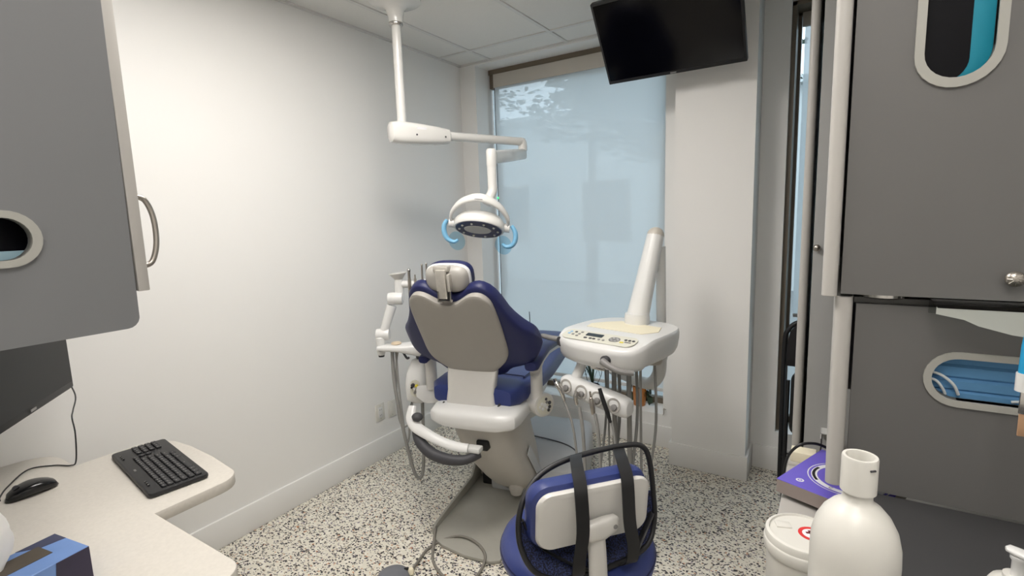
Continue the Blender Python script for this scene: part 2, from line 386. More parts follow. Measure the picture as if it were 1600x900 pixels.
# outside: ground, opposite building, trees
struct(G().box((-4, 16, -.6), (60, 24, .1)).done('ground_outside', 'asphalt'), 'grey paved street outside behind the shade', 'ground')
t = thing('opposite_building', 'pale flat roofed building seen faintly through the large shade', 'building', (-8, 16, -.55), world=True)
G().box((-6, 16.5, 1.95), (34, 4, 5.0)).done('wall', 'facade', t)
G().box((-6, 16.4, 4.5), (34.4, 4.4, .16)).done('parapet', 'facade', t)
for k in range(7):
    wn = G().box((-16+k*3.4, 14.49, 1.6), (1.5, .06, 1.8)).done('window', 'brown', t)
    G().box((-16+k*3.4, 14.45, 1.6), (1.34, .02, 1.64)).done('pane', 'lcd', wn)
def tree(label, x, y, h, cr, n, dens_h):
    t = thing('tree', label, 'tree', (x, y, -.55), group='trees outside the shaded window')
    G().tube([(0, 0, 0), (.05, 0, h*.5), (0, .05, h)], [.16, .11, .04], 8, smooth=4).done('trunk', 'bark', t)
    g = G(); bm = g.bm; per = 34; nc = n//per
    for c_ in range(nc):
        a = random.uniform(0, 6.283); rr = cr*math.sqrt(random.random()); z = h*dens_h+random.uniform(-1, 1)*cr*1.05*math.sqrt(max(0, 1-(rr/cr)**2))
        c = Vector((rr*math.cos(a), rr*math.sin(a), z)); cs_ = random.uniform(.10, .24)
        bm_b = [Vector((0, 0, h*.72)), c]
        for k in range(per):
            p = c+Vector((random.gauss(0, 1)*cs_*1.3, random.gauss(0, 1)*cs_, random.gauss(0, .7)*cs_))
            m = Matrix.Rotation(random.uniform(0, 6.28), 3, 'Z') @ Matrix.Rotation(random.uniform(-1.2, 1.2), 3, 'X'); s = random.uniform(.05, .11)
            bm.faces.new([bm.verts.new(p+m @ Vector(q)*s) for q in ((-1, 0, 0), (0, -.55, .12), (1.1, 0, 0), (0, .55, .12))])
    o = g.done('foliage', 'treeleaf', t); o['kind'] = 'stuff'
tree('leafy tree whose crown shows near the middle of the shade', -4.6, 10.6, 5.0, 1.25, 2000, .93)
tree('broad leafy tree showing behind the television end of the shade', -1.95, 6.9, 4.9, 1.15, 6500, .78)
tree('thin leafy tree at the far left end of the shade', -8.55, 12.95, 5.5, .75, 620, .90)
# outlets on the left wall
def outlet(y0, y1, z0, z1, label, dev):
    t = thing('outlet_plate', label, 'outlet', (XL, (y0+y1)/2, (z0+z1)/2), world=True)
    G().box((XL+.003, (y0+y1)/2, (z0+z1)/2), (.006, y1-y0, z1-z0), .002).done('plate', 'sticker', t)
    ym, zm = (y0+y1)/2, (z0+z1)/2
    if dev:
        d = G().box((XL+.007, ym, zm), (.005, .034, .067), .001).done('receptacle', 'white', t)
        g = G()
        for dz in (-.018, .018):
            for dy in (-.006, .006): g.box((XL+.0098, ym+dy, zm+dz), (.0008, .002, .009))
        g.done('slots', 'black', d)['kind'] = 'stuff'
    g = G()
    for dz in (-.042, .042): g.lathe([(.0028, 0), (.0028, .001)], (XL+.006, ym, zm+dz), (1, 0, 0), 10)
    g.done('screws', 'nickel', t)['kind'] = 'stuff'
outlet(2.157, 2.23, .253, .364, 'white power outlet plate low on the long wall', True)
outlet(2.266, 2.33, .245, .356, 'blank white cover plate beside the power outlet', False)
# cord cleat on window wall
t = thing('cord_cleat', 'tiny metal cord hook on the wall beside the pillar', 'hook', (-.888, YF, .262), world=True)
G().tube([(-.888, 3.199, .262), (-.888, 3.18, .262), (-.87, 3.178, .266)], .003, 6).done('hook', 'nickel', t)
G().tube([(-.888, 3.186, .262), (-.886, 3.182, .235), (-.892, 3.182, .222)], .0025, 6, smooth=3).done('shank', 'nickel', t)

# ================================================================== LEFT WORK AREA
out = []
for p in rrect(-2.31, -.6, -1.10, .565, (.06, .1, .02, .02), 6): out.append(p)
# T-shaped worktop with a keyboard shelf on the far side
body = rrect(-2.31, -.6, -1.10, .566, (.05, .10, .02, .02), 6)
i_tl = 7   # arc order: right-top arc (7 pts), left-top arc...
shelf = [(-1.535, .566), (-1.535, .70)]
for k in range(7): 
    a = R(0+90*k/6); shelf.append((-1.605+.07*math.cos(a), .745+.07*math.sin(a)))
for (x, y) in ((-1.75, .832), (-1.90, .838), (-2.0, .832), (-2.06, .805), (-2.088, .75), (-2.095, .66), (-2.095, .566)): shelf.append((x, y))
outl = body[:7]+shelf+body[7:]
t = thing('worktop', 'speckled cream worktop with a rounded keyboard shelf', 'counter', (-1.7, 0, 0), world=True)
G().prism(outl, (0, 0, .725), (1, 0, 0), (0, 1, 0), .035, .004, 2).done('top', 'work', t)
G().box((-1.75, -.1, .3625), (.9, .5, .725), .004).done('pedestal', 'cab', t)
WT = .76
# keyboard: long axis along X, its logo strip on the near long side
kang = math.atan2(.581-.664, -1.616+2.052)
t = thing('keyboard', 'black wireless keyboard lying on the cream worktop shelf', 'keyboard', (-1.822, .698, WT), kang*.75)
kl, kd = .425, .158
G().prism(rrect(-kl/2, -kd/2, kl/2, kd/2, .014, 5), (0, 0, .002), (1, 0, 0), (0, 1, 0), .014, .004, 2).done('case', 'black', t)
keym = {}; LEG = []
def key(x, y, wx, wy):
    k = (round(wx, 3), round(wy, 3))
    if k not in keym:
        o = G().box((0, 0, 0), (wx, wy, .006), .0018, 1).done('key', 'key', t); keym[k] = o.data
    else: o = bpy.data.objects.new('key', keym[k]); COL.objects.link(o); o.parent = t
    o.location = (x, y, .0185)
    LEG.append((x, y))
# rows counted from the strip outward: function row, five letter rows
x0 = kl/2-.014
rows = [(.0155, [.0155]*17), (.018, [.0165]*13+[.034]), (.018, [.026]+[.0165]*12+[.024]), (.018, [.03]+[.0165]*11+[.037]), (.018, [.04]+[.0165]*10+[.046]), (.018, [.022, .022, .022, .106, .022, .022, .022])]
y = -kd/2+.043
for wy, ks in rows:
    x = x0
    for kw in ks:
        key(x-kw/2, y, kw-.0, wy-.0025); x -= kw+.0025
    y += wy+.0008
for r_ in range(4):
    for c_ in range(4): key(-kl/2+.020+c_*.0185, -kd/2+.0625+r_*.0188+.0, .016, .0155)
for r_ in range(2):
    for c_ in range(3): key(-kl/2+.108+c_*.0, -kd/2+.0625+r_*.0188, .014, .0155) if c_ == 0 else None
for dx in (-.15, -.135, -.12, .12, .135, .15): key(dx, -kd/2+.016, .009, .005)
g = G()
for k, (dx, hw) in enumerate(((-.008, .0016), (-.003, .003), (.003, .003), (.0085, .0012))): g.box((dx, -kd/2+.018, .0164), (hw*1.4, .006, .0005))
g.done('logo', 'grey', t)
g = G()
for x, y in LEG: g.box((x+.002, y-.002, .0216), (.0032, .0038, .0003))
g.done('key_legends', 'grey', t)['kind'] = 'stuff'
# mouse
t = thing('mouse', 'glossy black corded computer mouse on the cream worktop', 'mouse', (-1.985, .432, WT), R(92))
g = G(); secs = []
for k in range(13):
    q = -1+2*k/12; e = math.sqrt(max(0, 1-q*q)); secs.append(((q*.062, 0, .0165*e+.0015+.003*(1-abs(q))), (0, .033*e**.8+.0005, 0), (0, 0, .0185*e**.9+.0004)))
g.loft([(c, a, b) for c, a, b in secs], 20, .75).done('shell', mat('gloss_black', (16, 16, 18), .18, var=.02), t)
G().lathe([(.008, -.003), (.009, 0), (.008, .003)], (-.034, 0, .033), (0, 1, 0), 16).done('wheel', 'dkgrey', t)
tag(G().tube([(-1.985, .362, .772), (-2.03, .372, .766), (-2.10, .405, .7635), (-2.19, .475, .7635), (-2.15, .53, .7635), (-2.095, .556, .765), (-2.095, .572, .775), (-2.11, .585, .86), (-2.135, .59, .91), (-2.15, .60, .93), (-2.185, .622, .97), (-2.225, .615, 1.03)], .0022, 8, smooth=8).done('computer_cord', 'black'), 'thin dark cord running from the mouse up behind the monitor', 'cord')
# monitor on a stand
ma = math.atan2(.61, -.79)
t = thing('monitor', 'black flat computer monitor below the left grey cabinet', 'monitor', (-1.985, .45, WT), R(142.3))
# local x runs from the near end towards the far corner; screen faces local -y
G().box((0, 0, .405), (.53, .028, .33), .006).done('housing', 'black', t)
s_ = G().box((0, -.0148, .412), (.508, .002, .296), 0).done('screen', 'monscreen', t)
g = G(); g.box((0, -.0155, .252), (.03, .002, .007)); g.done('logo', 'grey', t)
G().box((0, .022, .42), (.12, .018, .12), .004).done('mount_plate', 'black', t)
G().tube([(0, .03, .42), (0, .085, .43), (0, .10, .50), (0, .10, .655)], .016, 12, smooth=4).done('mount_arm', 'black', t)
# tissue box
t = thing('tissue_box', 'blue tissue box with a white tissue standing up', 'tissue box', (-1.398, .247, WT), R(9.5))
bx, by, bz = .128, .225, .085
G().box((0, 0, bz/2), (bx, by, bz), .0015, 1).done('carton', mat('blue_print', (110, 142, 196), .45, var=.22, scale=9), t)
G().prism([(.03, .001), (.112, .001), (.112, .084), (.052, .084), (.048, .05), (.034, .035)], (bx/2, 0, 0), (0, 1, 0), UZ, .0008).done('side_print', mat('plum_print', (48, 42, 64), .5, var=.3, scale=12), t)
G().prism([(-.063, .04), (-.03, .07), (-.02, .111), (-.063, .111)], (0, 0, bz), (1, 0, 0), (0, 1, 0), .0006).done('top_print', mat('slate_print', (62, 66, 92), .5, var=.3, scale=12), t)
G().box((-.012, .012, bz+.0006), (.055, .115, .0012)).done('opening', mat('slot_brown', (78, 70, 60), .6, var=.2), t)
g = G(); rings = []
for k in range(9):
    q = k/8; z = bz-.004+q*.12; wd = .03+.04*math.sin(q*2.2); ring = []
    for j in range(24):
        a = 2*math.pi*j/24; f = 1+.2*math.sin(a*5+q*3); ring.append(V(-.014+wd*.45*math.cos(a)*f-.03*q, -.032+wd*.8*math.sin(a)*f-.004*q, z+.02*q*math.sin(a*3)))
    rings.append(ring)
g._mk(rings, cap=False).done('tissue', 'tissue', t)

def dispenser_panel(name, parent, out, hole, rim_out, o, ax, ay, th, m, rimth=.008):
    p = G().prism(out, o, ax, ay, th, holes=(hole,)).done(name, m, parent)
    az = Vector(ax).cross(Vector(ay))
    G().prism(rim_out, Vector(o)-az*rimth, ax, ay, rimth+th*.9, holes=(hole,)).done('dispenser_rim', 'rim', p)
    return p
# left wall cabinet (side panel faces +X)
t = thing('wall_cabinet', 'grey overhead cabinet on the left with an oval dispenser cutout', 'cabinet', (-1.4, .1, 1.33), world=True)
px = -1.2
outp = [(-.55, 1.33)]+[(.463-.022+.022*math.cos(R(a)), 1.352+.022*math.sin(R(a))) for a in (-90, -70, -50, -30, -10, 0)]+[(.472, 2.2), (-.55, 2.2)]
hole = stadium(.185, 1.519, .130, .0365, 14); rim = stadium(.185, 1.519, .144, .049, 14)
# plane: x axis = -Y so that the outward side is +X
flip = lambda pts: [(-a, b) for a, b in pts]
dispenser_panel('side_panel', t, flip(outp), flip(hole), flip(rim), (px, 0, 0), (0, -1, 0), (0, 0, 1), .018, 'cab')
g = G(); g.box((-1.62, -.04, 1.42), (.80, 1.0, .018)); g.box((-1.62, -.04, 2.19), (.80, 1.0, .018)); g.box((-2.01, -.04, 1.8), (.018, 1.0, .76)); g.box((-1.62, -.54, 1.8), (.80, .018, .76))
g.done('carcass', 'cab', t)
d = G().box((-1.61, .4785, 1.80), (.82, .021, .795), .002).done('door', 'edge', t)
G().tube([(-1.215, .488, 1.595), (-1.215, .505, 1.588), (-1.215, .516, 1.56), (-1.215, .519, 1.525), (-1.215, .516, 1.49), (-1.215, .505, 1.46), (-1.215, .488, 1.452)], .0055, 10, smooth=5).done('handle', 'nickel', d)
t = thing('glove_box', 'dark glove box behind the oval cutout of the left cabinet', 'box', (-1.29, .185, 1.43), world=True)
G().box((-1.285, .185, 1.51), (.09, .28, .14), .002).done('carton', 'film', t)
G().box((-1.2385, .185, 1.475), (.004, .27, .045), .001).done('carton_edge', 'glovepaper', t)

# ================================================================== RIGHT CABINETS
def flipx(pts): return [(-a, b) for a, b in pts]
NX = (-1, 0, 0)
t = thing('wall_cabinet', 'grey overhead cabinet on the right with a glove dispenser cutout', 'cabinet', (.3, 1.6, 1.349), world=True)
h_ = stadium(.172, 1.89, .138, .049, 14, True); r_ = stadium(.172, 1.89, .155, .0635, 14, True)
out = [(.015, 1.349), (.62, 1.349), (.62, 2.36), (.015, 2.36)]
sp_ = dispenser_panel('side_panel', t, flipx(out), flipx(h_), flipx(r_), (0, 1.25, 0), NX, UZ, .018, 'cabr', .006)
g = G().lathe([(.0, .022), (.006, .0215), (.0125, .018), (.014, .014), (.010, .008), (.006, .004), (.007, 0)], (.274, 1.25, 1.391), (0, -1, 0), 24); g.done('knob', 'nickel', sp_)
g = G()
for k in range(8):
    a = 2*math.pi*k/8; g.tube([(.274+.004*math.cos(a), 1.2285, 1.391+.004*math.sin(a)), (.274+.0115*math.cos(a), 1.2312, 1.391+.0115*math.sin(a))], .0011, 6)
g.done('knob_flutes', 'nickel', sp_)
G().prism(rrect(-.019, 1.238, .009, 1.95, (.006, .006, .012, .012), 5), (0, 0, 1.344), (1, 0, 0), (0, 1, 0), 1.03, .001, 1).done('door', 'edge', t)
g = G(); g.box((.315, 1.61, 1.36), (.6, .68, .018)); g.box((.315, 1.61, 2.35), (.6, .68, .018)); g.box((.61, 1.61, 1.85), (.018, .68, .98)); g.box((.315, 1.95, 1.85), (.6, .018, .98))
g.done('carcass', 'cabr', t)
t = thing('glove_box', 'teal glove box with a dark opening behind the tall cutout', 'box', (.17, 1.32, 1.74), world=True)
G().box((.18, 1.325, 1.885), (.14, .09, .30), .002).done('carton', 'teal', t)
G().prism(flipx(stadium(.152, 1.90, .150, .040, 16, True)), (0, 1.2785, 0), NX, UZ, .0016).done('opening_film', 'film', t)
t = thing('mask_cabinet', 'grey lower cabinet panel with a wide mask dispenser cutout', 'cabinet', (.3, 1.6, .92), world=True)
h_ = stadium(.315, 1.187, .140, .042, 14); r_ = stadium(.315, 1.187, .153, .055, 14)
out = [(.044, .922), (.62, .922), (.62, 1.327), (.044, 1.327)]
dispenser_panel('side_panel', t, flipx(out), flipx(h_), flipx(r_), (0, 1.272, 0), NX, UZ, .018, 'cabr', .005)
G().prism(rrect(.006, 1.258, .038, 1.95, (.006, .006, .013, .013), 5), (0, 0, .922), (1, 0, 0), (0, 1, 0), .42, .001, 1).done('door', 'edge', t)
g = G(); g.box((.33, 1.62, 1.332), (.58, .66, .012)); g.box((.61, 1.62, 1.13), (.018, .66, .39)); g.box((.33, 1.95, 1.13), (.58, .018, .39)); g.done('carcass', 'cabr', t)
G().box((.33, 1.38, 1.337), (.58, .016, .022)).done('filler_rail', 'edge', t)
# face masks: pleated stack behind the wide cutout
t = thing('face_mask_box', 'stack of blue pleated face masks behind the wide cutout', 'face masks', (.3, 1.33, 1.12), world=True)
g = G(); prof = [(1.300, 1.10), (1.300, 1.152), (1.305, 1.156), (1.300, 1.160), (1.299, 1.176), (1.305, 1.181), (1.299, 1.186), (1.297, 1.205), (1.303, 1.21), (1.300, 1.25), (1.36, 1.25), (1.36, 1.10)]
g._mk([[V(x, y, z) for y, z in prof] for x in (.165, .47)]).done('masks', 'maskblue', t)
g = G(); g.tube([(.166, 1.294, 1.192), (.19, 1.288, 1.190), (.212, 1.288, 1.172), (.222, 1.294, 1.150)], .0028, 8, smooth=5); g.tube([(.166, 1.294, 1.180), (.185, 1.290, 1.176), (.197, 1.291, 1.160), (.202, 1.295, 1.148)], .0026, 8, smooth=5)
g.done('ear_loop', 'loop', t)
g = G(); g.tube([(.30, 1.295, 1.148), (.32, 1.289, 1.154), (.35, 1.294, 1.160)], .0026, 8, smooth=4).done('ear_loop', 'loop', t)
# puck light and acrylic shelf beneath the upper cabinet
t = thing('puck_light', 'round chrome puck light under the right upper cabinet', 'light', (.09, 1.315, 1.35), world=True)
G().lathe([(.046, 0), (.046, -.010), (.042, -.013), (.030, -.013), (.030, -.010), (.0, -.010)], (.091, 1.317, 1.35), (0, 0, 1), 32).done('ring', 'chrome', t)
G().lathe([(.03, -.0115), (.0, -.0118)], (.091, 1.317, 1.35), (0, 0, 1), 24).done('lens', 'led', t)
t = thing('acrylic_holder', 'clear acrylic holder hanging under the right upper cabinet', 'holder', (.3, 1.2, 1.3), world=True)
G().box((.36, 1.215, 1.3465), (.40, .12, .004), .001).done('top_plate', 'acrylic', t)
G().prism([(.165, 1.343), (.56, 1.343), (.56, 1.262), (.40, 1.28), (.27, 1.296), (.225, 1.308), (.205, 1.318), (.165, 1.326)][::-1], (0, 1.205, 0), (1, 0, 0), UZ, .004).done('front_lip', mat('frosted_acrylic', (196, 198, 192), .35, var=.02), t)
G().box((.36, 1.255, 1.332), (.40, .003, .026)).done('tray_wall', 'acrylic', t)
# hanging tool at the right frame edge
t = thing('hanging_tool', 'blue handled tool with metal clip hanging at the right edge', 'tool', (.272, 1.1, 1.15), world=True)
G().tube([(.272, 1.1, 1.40), (.27, 1.1, 1.345), (.269, 1.1, 1.30), (.268, 1.1, 1.252)], [.004, .006, .0095, .0095], 14).done('handle', 'bluetool', t)
G().tube([(.268, 1.1, 1.256), (.268, 1.1, 1.226)], .0115, 14).done('collar', 'white', t)
G().box((.270, 1.1, 1.208), (.012, .006, .04), .001).done('clip', 'chrome', t)
G().box((.274, 1.1, 1.173), (.018, .004, .045), .001).done('tag', 'tan', t)
# dark counter and base cabinet
t = thing('side_counter', 'dark grey counter with base cabinet at the right', 'counter', (.33, .9, 0), world=True)
G().box((.33, .82, .90), (.58, .90, .04), .004).done('top', 'dkcounter', t)
G().box((.35, .85, .44), (.52, .80, .88), .003).done('base', 'cabr', t)
# bottle on counter
t = thing('bottle', 'milky white plastic bottle without its pump on the counter', 'bottle', (.0405, .757, .92))
BS, BZ = .865, .945
G().lathe([(r*BS, z*BZ) for r, z in [(.0, 0), (.052, 0), (.058, .006), (.0588, .02), (.0588, .165), (.058, .185), (.053, .207), (.044, .224), (.033, .236), (.0225, .243), (.0195, .248), (.0185, .268)]], (0, 0, 0), n=40).done('body', 'bottle', t)
nk = G().lathe([(r*BS, z*BZ) for r, z in [(.0185, .257), (.0235, .259), (.0235, .306), (.0225, .309), (.0185, .309), (.0175, .306), (.0175, .270), (.0, .270)]], n=36).done('neck_collar', 'bottle', t)
G().box((.0204*math.cos(R(-50)), .0204*math.sin(R(-50)), .281), (.007, .003, .002), rot=Rz(40)).done('slot', 'dkgrey', nk)
# pump dispenser
t = thing('pump_dispenser', 'white pump dispenser at the lower right corner', 'dispenser', (.247, .955, .92))
G().lathe([(.0, 0), (.030, 0), (.032, .004), (.032, .05), (.028, .058), (.016, .064), (.016, .07), (.0, .07)], n=28).done('body', 'bottle', t)
G().lathe([(.0075, .07), (.0075, .092), (.010, .096), (.010, .101), (.0, .101)], n=20).done('stem', 'white', t)
G().loft([((-.014, .004, .1055), (0, .004, 0), (0, 0, .003)), ((-.008, .003, .106), (0, .011, 0), (0, 0, .0045)), ((.005, .0, .104), (0, .0125, 0), (0, 0, .005)), ((.024, -.005, .0985), (0, .0095, 0), (0, 0, .005)), ((.038, -.009, .092), (0, .006, 0), (0, 0, .004))], 18, .8).done('nozzle', 'white', t)
# white cart with boxes left of the counter
t = thing('narrow_cart', 'narrow white cart between the dark counter and tall cabinet', 'cart', (-.03, 1.33, 0), world=True)
G().box((-.031, 1.33, .772), (.115, .76, .016), .003).done('top', 'edge', t)
G().box((-.025, 1.33, .40), (.095, .72, .73), .003).done('body', 'cream', t)
for sy in (-.3, .3):
    G().lathe([(.02, -.01), (.024, -.006), (.024, .006), (.02, .01)], (-.03, 1.33+sy, .025), (1, 0, 0), 16).done('caster', 'dkgrey', t)
t = thing('wipes_tub', 'white round wipes tub with a red cross sticker', 'tub', (-.023, 1.015, .78))
G().lathe([(.0, 0), (.056, 0), (.059, .004), (.062, .135), (.0, .135)], n=40).done('tub', 'bottle', t)
ld = G().lathe([(.064, .118), (.0665, .122), (.0665, .138), (.0655, .1405), (.0645, .1415), (.0645, .152), (.063, .155), (.058, .1565), (.057, .153), (.0, .1535)], n=44).done('lid', 'bottle', t)
G().box((-.035, .01, .1545), (.026, .02, .003), .001, rot=Rz(18)).done('flap', 'bottle', ld)
st_ = G().prism([(.022*math.cos(a), .022*math.sin(a)) for a in [2*math.pi*k/32 for k in range(32)]], (.012, .004, .1532), (1, 0, 0), (0, 1, 0), .0008, holes=([(.0155*math.cos(a), .0155*math.sin(a)) for a in [2*math.pi*k/32 for k in range(32)]],)).done('sticker', 'red', ld)
G().lathe([(.0155, 0), (.0155, .0005), (0, .0005)], (.012, .004, .1532), n=28).done('sticker_center', 'print', ld)
g = G(); g.box((.010, .006, .1540), (.015, .0045, .0007), rot=Rz(20)); g.box((.010, .006, .1540), (.0045, .015, .0007), rot=Rz(20)); g.done('cross', 'dkred', ld)
# purple box with ring print
e = math.atan2(.93, .37)
t = thing('purple_box', 'flat purple cardboard box printed with a white ring', 'box', (-.10, 1.42, .793), e)
G().box((.13, -.11, .0175), (.26, .22, .035), .001, 1).done('carton', mat('grey_card', (150, 138, 132), .55), t)
G().box((.13, -.11, .0357), (.26, .22, .0016), .0004, 1).done('cover', 'purple', t)
def ringprint(c, r0, r1, z, m, nm, a0=0, a1=360):
    g = G(); bm = g.bm; n = 48; A = [R(a0+(a1-a0)*k/n) for k in range(n+1)]
    I = [bm.verts.new((c[0]+r0*math.cos(a), c[1]+r0*math.sin(a), z)) for a in A]; O_ = [bm.verts.new((c[0]+r1*math.cos(a), c[1]+r1*math.sin(a), z)) for a in A]
    for k in range(n): bm.faces.new((I[k], O_[k], O_[k+1], I[k+1]))
    return g.done(nm, m, t)
rc = (.128, -.118)
ringprint(rc, .068, .082, .0368, 'print', 'ring_print'); ringprint(rc, .088, .0905, .0368, 'print', 'ring_line')
ringprint(rc, .0725, .0795, .0370, 'black', 'ring_mark', 80, 140)
ringprint((.036, -.042), .0, .0095, .0368, 'print', 'dot_print'); ringprint((.036, -.042), .003, .0055, .0370, 'purple', 'dot_eye')
for a, ch in ((205, 'P'), (240, 'O'), (172, 'C')):
    cu = bpy.data.curves.new('t', 'FONT'); cu.body = ch; cu.size = .014; cu.extrude = .0002; cu.align_x = 'CENTER'; cu.align_y = 'CENTER'
    to = bpy.data.objects.new('tmp', cu); COL.objects.link(to); dg = bpy.context.evaluated_depsgraph_get(); me = bpy.data.meshes.new_from_object(to.evaluated_get(dg)); bpy.data.objects.remove(to)
    me.materials.clear(); me.materials.append(M['grey']); o = bpy.data.objects.new('letter', me); COL.objects.link(o); o.parent = t
    o.location = (rc[0]+.075*math.cos(R(a)), rc[1]+.075*math.sin(R(a)), .0371); o.rotation_euler.z = R(a+90)
cu = bpy.data.curves.new('t', 'FONT'); cu.body = 'D'; cu.size = .026; cu.extrude = .0002; cu.align_x = 'CENTER'; cu.align_y = 'CENTER'
to = bpy.data.objects.new('tmp', cu); COL.objects.link(to); dg = bpy.context.evaluated_depsgraph_get(); me = bpy.data.meshes.new_from_object(to.evaluated_get(dg)); bpy.data.objects.remove(to)
me.materials.clear(); me.materials.append(M['print']); o = bpy.data.objects.new('letter', me); COL.objects.link(o); o.parent = t; o.location = (rc[0], rc[1]+.01, .0371); o.rotation_euler.z = R(-62)
# cartons, cables behind
tag(G().box((-.05, 1.675, .795), (.065, .05, .03), .002).done('small_carton', 'mat'), 'small cream carton on the cart behind the purple box', 'box')
tag(G().tube([(.015, 1.66, .835), (-.02, 1.64, .852), (-.058, 1.62, .848), (-.086, 1.62, .808), (-.097, 1.62, .74), (-.099, 1.62, .6), (-.1, 1.62, .3), (-.1, 1.6, .008)], .004, 8, smooth=8).done('power_cord', 'black'), 'black power cord looping over the cart behind purple box', 'cord')
tag(G().tube([(.01, 1.2, .79), (-.05, 1.185, .79), (-.078, 1.22, .79), (-.06, 1.262, .79), (.01, 1.255, .79)], .006, 8, smooth=8).done('grey_cord', 'grey'), 'thick grey cord coiled behind the wipes tub', 'cord')
# tall cabinet beyond
t = thing('tall_cabinet', 'tall grey cabinet standing beyond the right wall cabinet', 'cabinet', (.25, 2.6, 0), world=True)
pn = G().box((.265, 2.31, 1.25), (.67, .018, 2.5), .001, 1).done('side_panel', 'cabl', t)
G().lathe([(.0, .022), (.008, .0205), (.0125, .016), (.0135, .012), (.010, .007), (.006, .004), (.0065, 0)], (-.057, 2.301, 1.372), (0, -1, 0), 24).done('knob', 'nickel', pn)
G().prism(rrect(-.113, 2.296, -.083, 2.9, (.006, .006, .013, .013), 5), (0, 0, .06), (1, 0, 0), (0, 1, 0), 2.44, .001, 1).done('door', 'edge', t)
G().box((.27, 2.62, 1.25), (.66, .60, 2.5)).done('carcass', 'cab', t)
t = thing('cable_bracket', 'small white bracket with a cord on the tall cabinet', 'bracket', (.01, 2.30, .64), world=True)
g = G(); g.box((.012, 2.27, .65), (.05, .06, .004)); g.box((-.011, 2.27, .64), (.004, .06, .024)); g.done('bracket', 'white', t)
G().tube([(-.009, 2.262, .645), (-.008, 2.258, .60), (-.011, 2.26, .55), (-.007, 2.262, .5)], .003, 6, smooth=4).done('cord', 'dkgrey', t)

# folding chair leaning by the narrow window
t = thing('folding_chair', 'black folding chair standing folded beside the narrow window', 'chair', (0, 3.08, 0))
for sx in (-1, 1):
    G().tube([(sx*.205, .03, .0), (sx*.205, -.005, .45), (sx*.205, -.01, .80), (sx*.19, -.01, .875), (sx*.155, -.01, .915), (sx*.10, -.01, .93)], .0125, 10, smooth=4).done('front_leg', 'black', t)
    G().tube([(sx*.18, -.05, .0), (sx*.18, -.045, .35), (sx*.18, -.02, .60)], .011, 10).done('rear_leg', 'black', t)
G().prism([(-.19, .68), (.19, .68), (.192, .80), (.18, .87), (.15, .91), (.08, .93), (-.08, .93), (-.15, .91), (-.18, .87), (-.192, .80)], (0, -.03, 0), (1, 0, 0), UZ, -.03, .006).done('backrest', mat('black_cloth', (30, 28, 30), .85, bump=.3, bscale=600), t)
G().prism(rrect(-.165, .30, .165, .66, .05, 6), (0, -.055, 0), (1, 0, 0), UZ, -.03, .008).done('seat', 'black', t)
for z in (.14, .165): G().tube([(-.2, .01, z), (.2, .01, z)], .006, 8).done('crossbar', 'black', t)

# plants on the sill
t = thing('potted_orchid', 'orange glazed pot with drooping dark leaves on the sill', 'potted plant', (-1.085, 3.30, .22))
G().lathe([(.0, 0), (.036, 0), (.040, .004), (.047, .12), (.048, .128), (.044, .128), (.042, .118), (.0, .118)], n=28).done('pot', 'terracotta', t)
G().lathe([(.0425, .117), (.0, .120)], n=20).done('soil', 'soil', t)
def leafpart(pts, wd, parent, m='leaf'):
    P = smooth_path(pts, 5); g = G(); rows = []
    for i, p in enumerate(P):
        q = i/(len(P)-1); tt = (P[min(i+1, len(P)-1)]-P[max(i-1, 0)]).normalized(); sd = tt.cross(Vector((0, 0, 1))); sd = sd.normalized() if sd.length > .05 else Vector((1, 0, 0))
        ww = wd*(math.sin(math.pi*min(1, .12+q*.86))**.7); up = sd.cross(tt)
        rows.append([p-sd*ww+up*ww*.25, p-up*.001, p+sd*ww+up*ww*.25, p+up*.002])
    return g._mk(rows).done('leaf', m, parent)
for a, ln, dr, wd in ((175, .085, .24, .022), (205, .06, .16, .02), (-10, .075, .17, .022), (30, .06, .1, .02), (-50, .05, .08, .018), (110, .07, .12, .02)):
    c, s = math.cos(R(a)), math.sin(R(a))
    leafpart([(0, 0, .12), (c*ln*.45, s*ln*.45*.5, .165), (c*ln*.9, s*ln*.45, .13), (c*ln, s*ln*.5, .128-dr*.6), (c*ln*.93, s*ln*.5, max(.01, .13-dr))], wd, t)
t = thing('wiry_plant', 'dark wiry potted plant on the sill behind the tray', 'potted plant', (-1.42, 3.275, .22))
G().lathe([(.0, 0), (.04, 0), (.05, .10), (.046, .10), (.044, .09), (.0, .09)], n=24).done('pot', 'dkgrey', t)
for k in range(9):
    a = random.uniform(0, 6.28); l = random.uniform(.05, .13); h = random.uniform(.2, .34)
    leafpart([(0, 0, .08), (l*.3*math.cos(a), l*.15*math.sin(a), h*.7), (l*.8*math.cos(a), l*.3*math.sin(a), h), (l*1.15*math.cos(a), l*.4*math.sin(a), h*.78)], .009, t)
G().tube([(-.03, 0, .08), (-.06, .0, .25), (.02, .01, .33), (.06, .0, .22)], .0022, 6, smooth=5).done('stem', 'black', t)
G().tube([(.02, 0, .08), (.07, .0, .2), (.03, .01, .3), (.09, .0, .34)], .0022, 6, smooth=5).done('stem', 'black', t)
t = thing('reed_vase', 'thin dark reed sticking up behind the treatment chair', 'vase', (-1.93, 3.28, .22))
G().lathe([(.0, 0), (.03, 0), (.035, .05), (.02, .12), (.022, .14), (.018, .14), (.016, .12), (.0, .1)], n=24).done('vase', 'dkgrey', t)
G().tube([(0, 0, .1), (.002, .005, .4), (-.008, .01, .59)], .003, 6).done('reed', 'black', t)

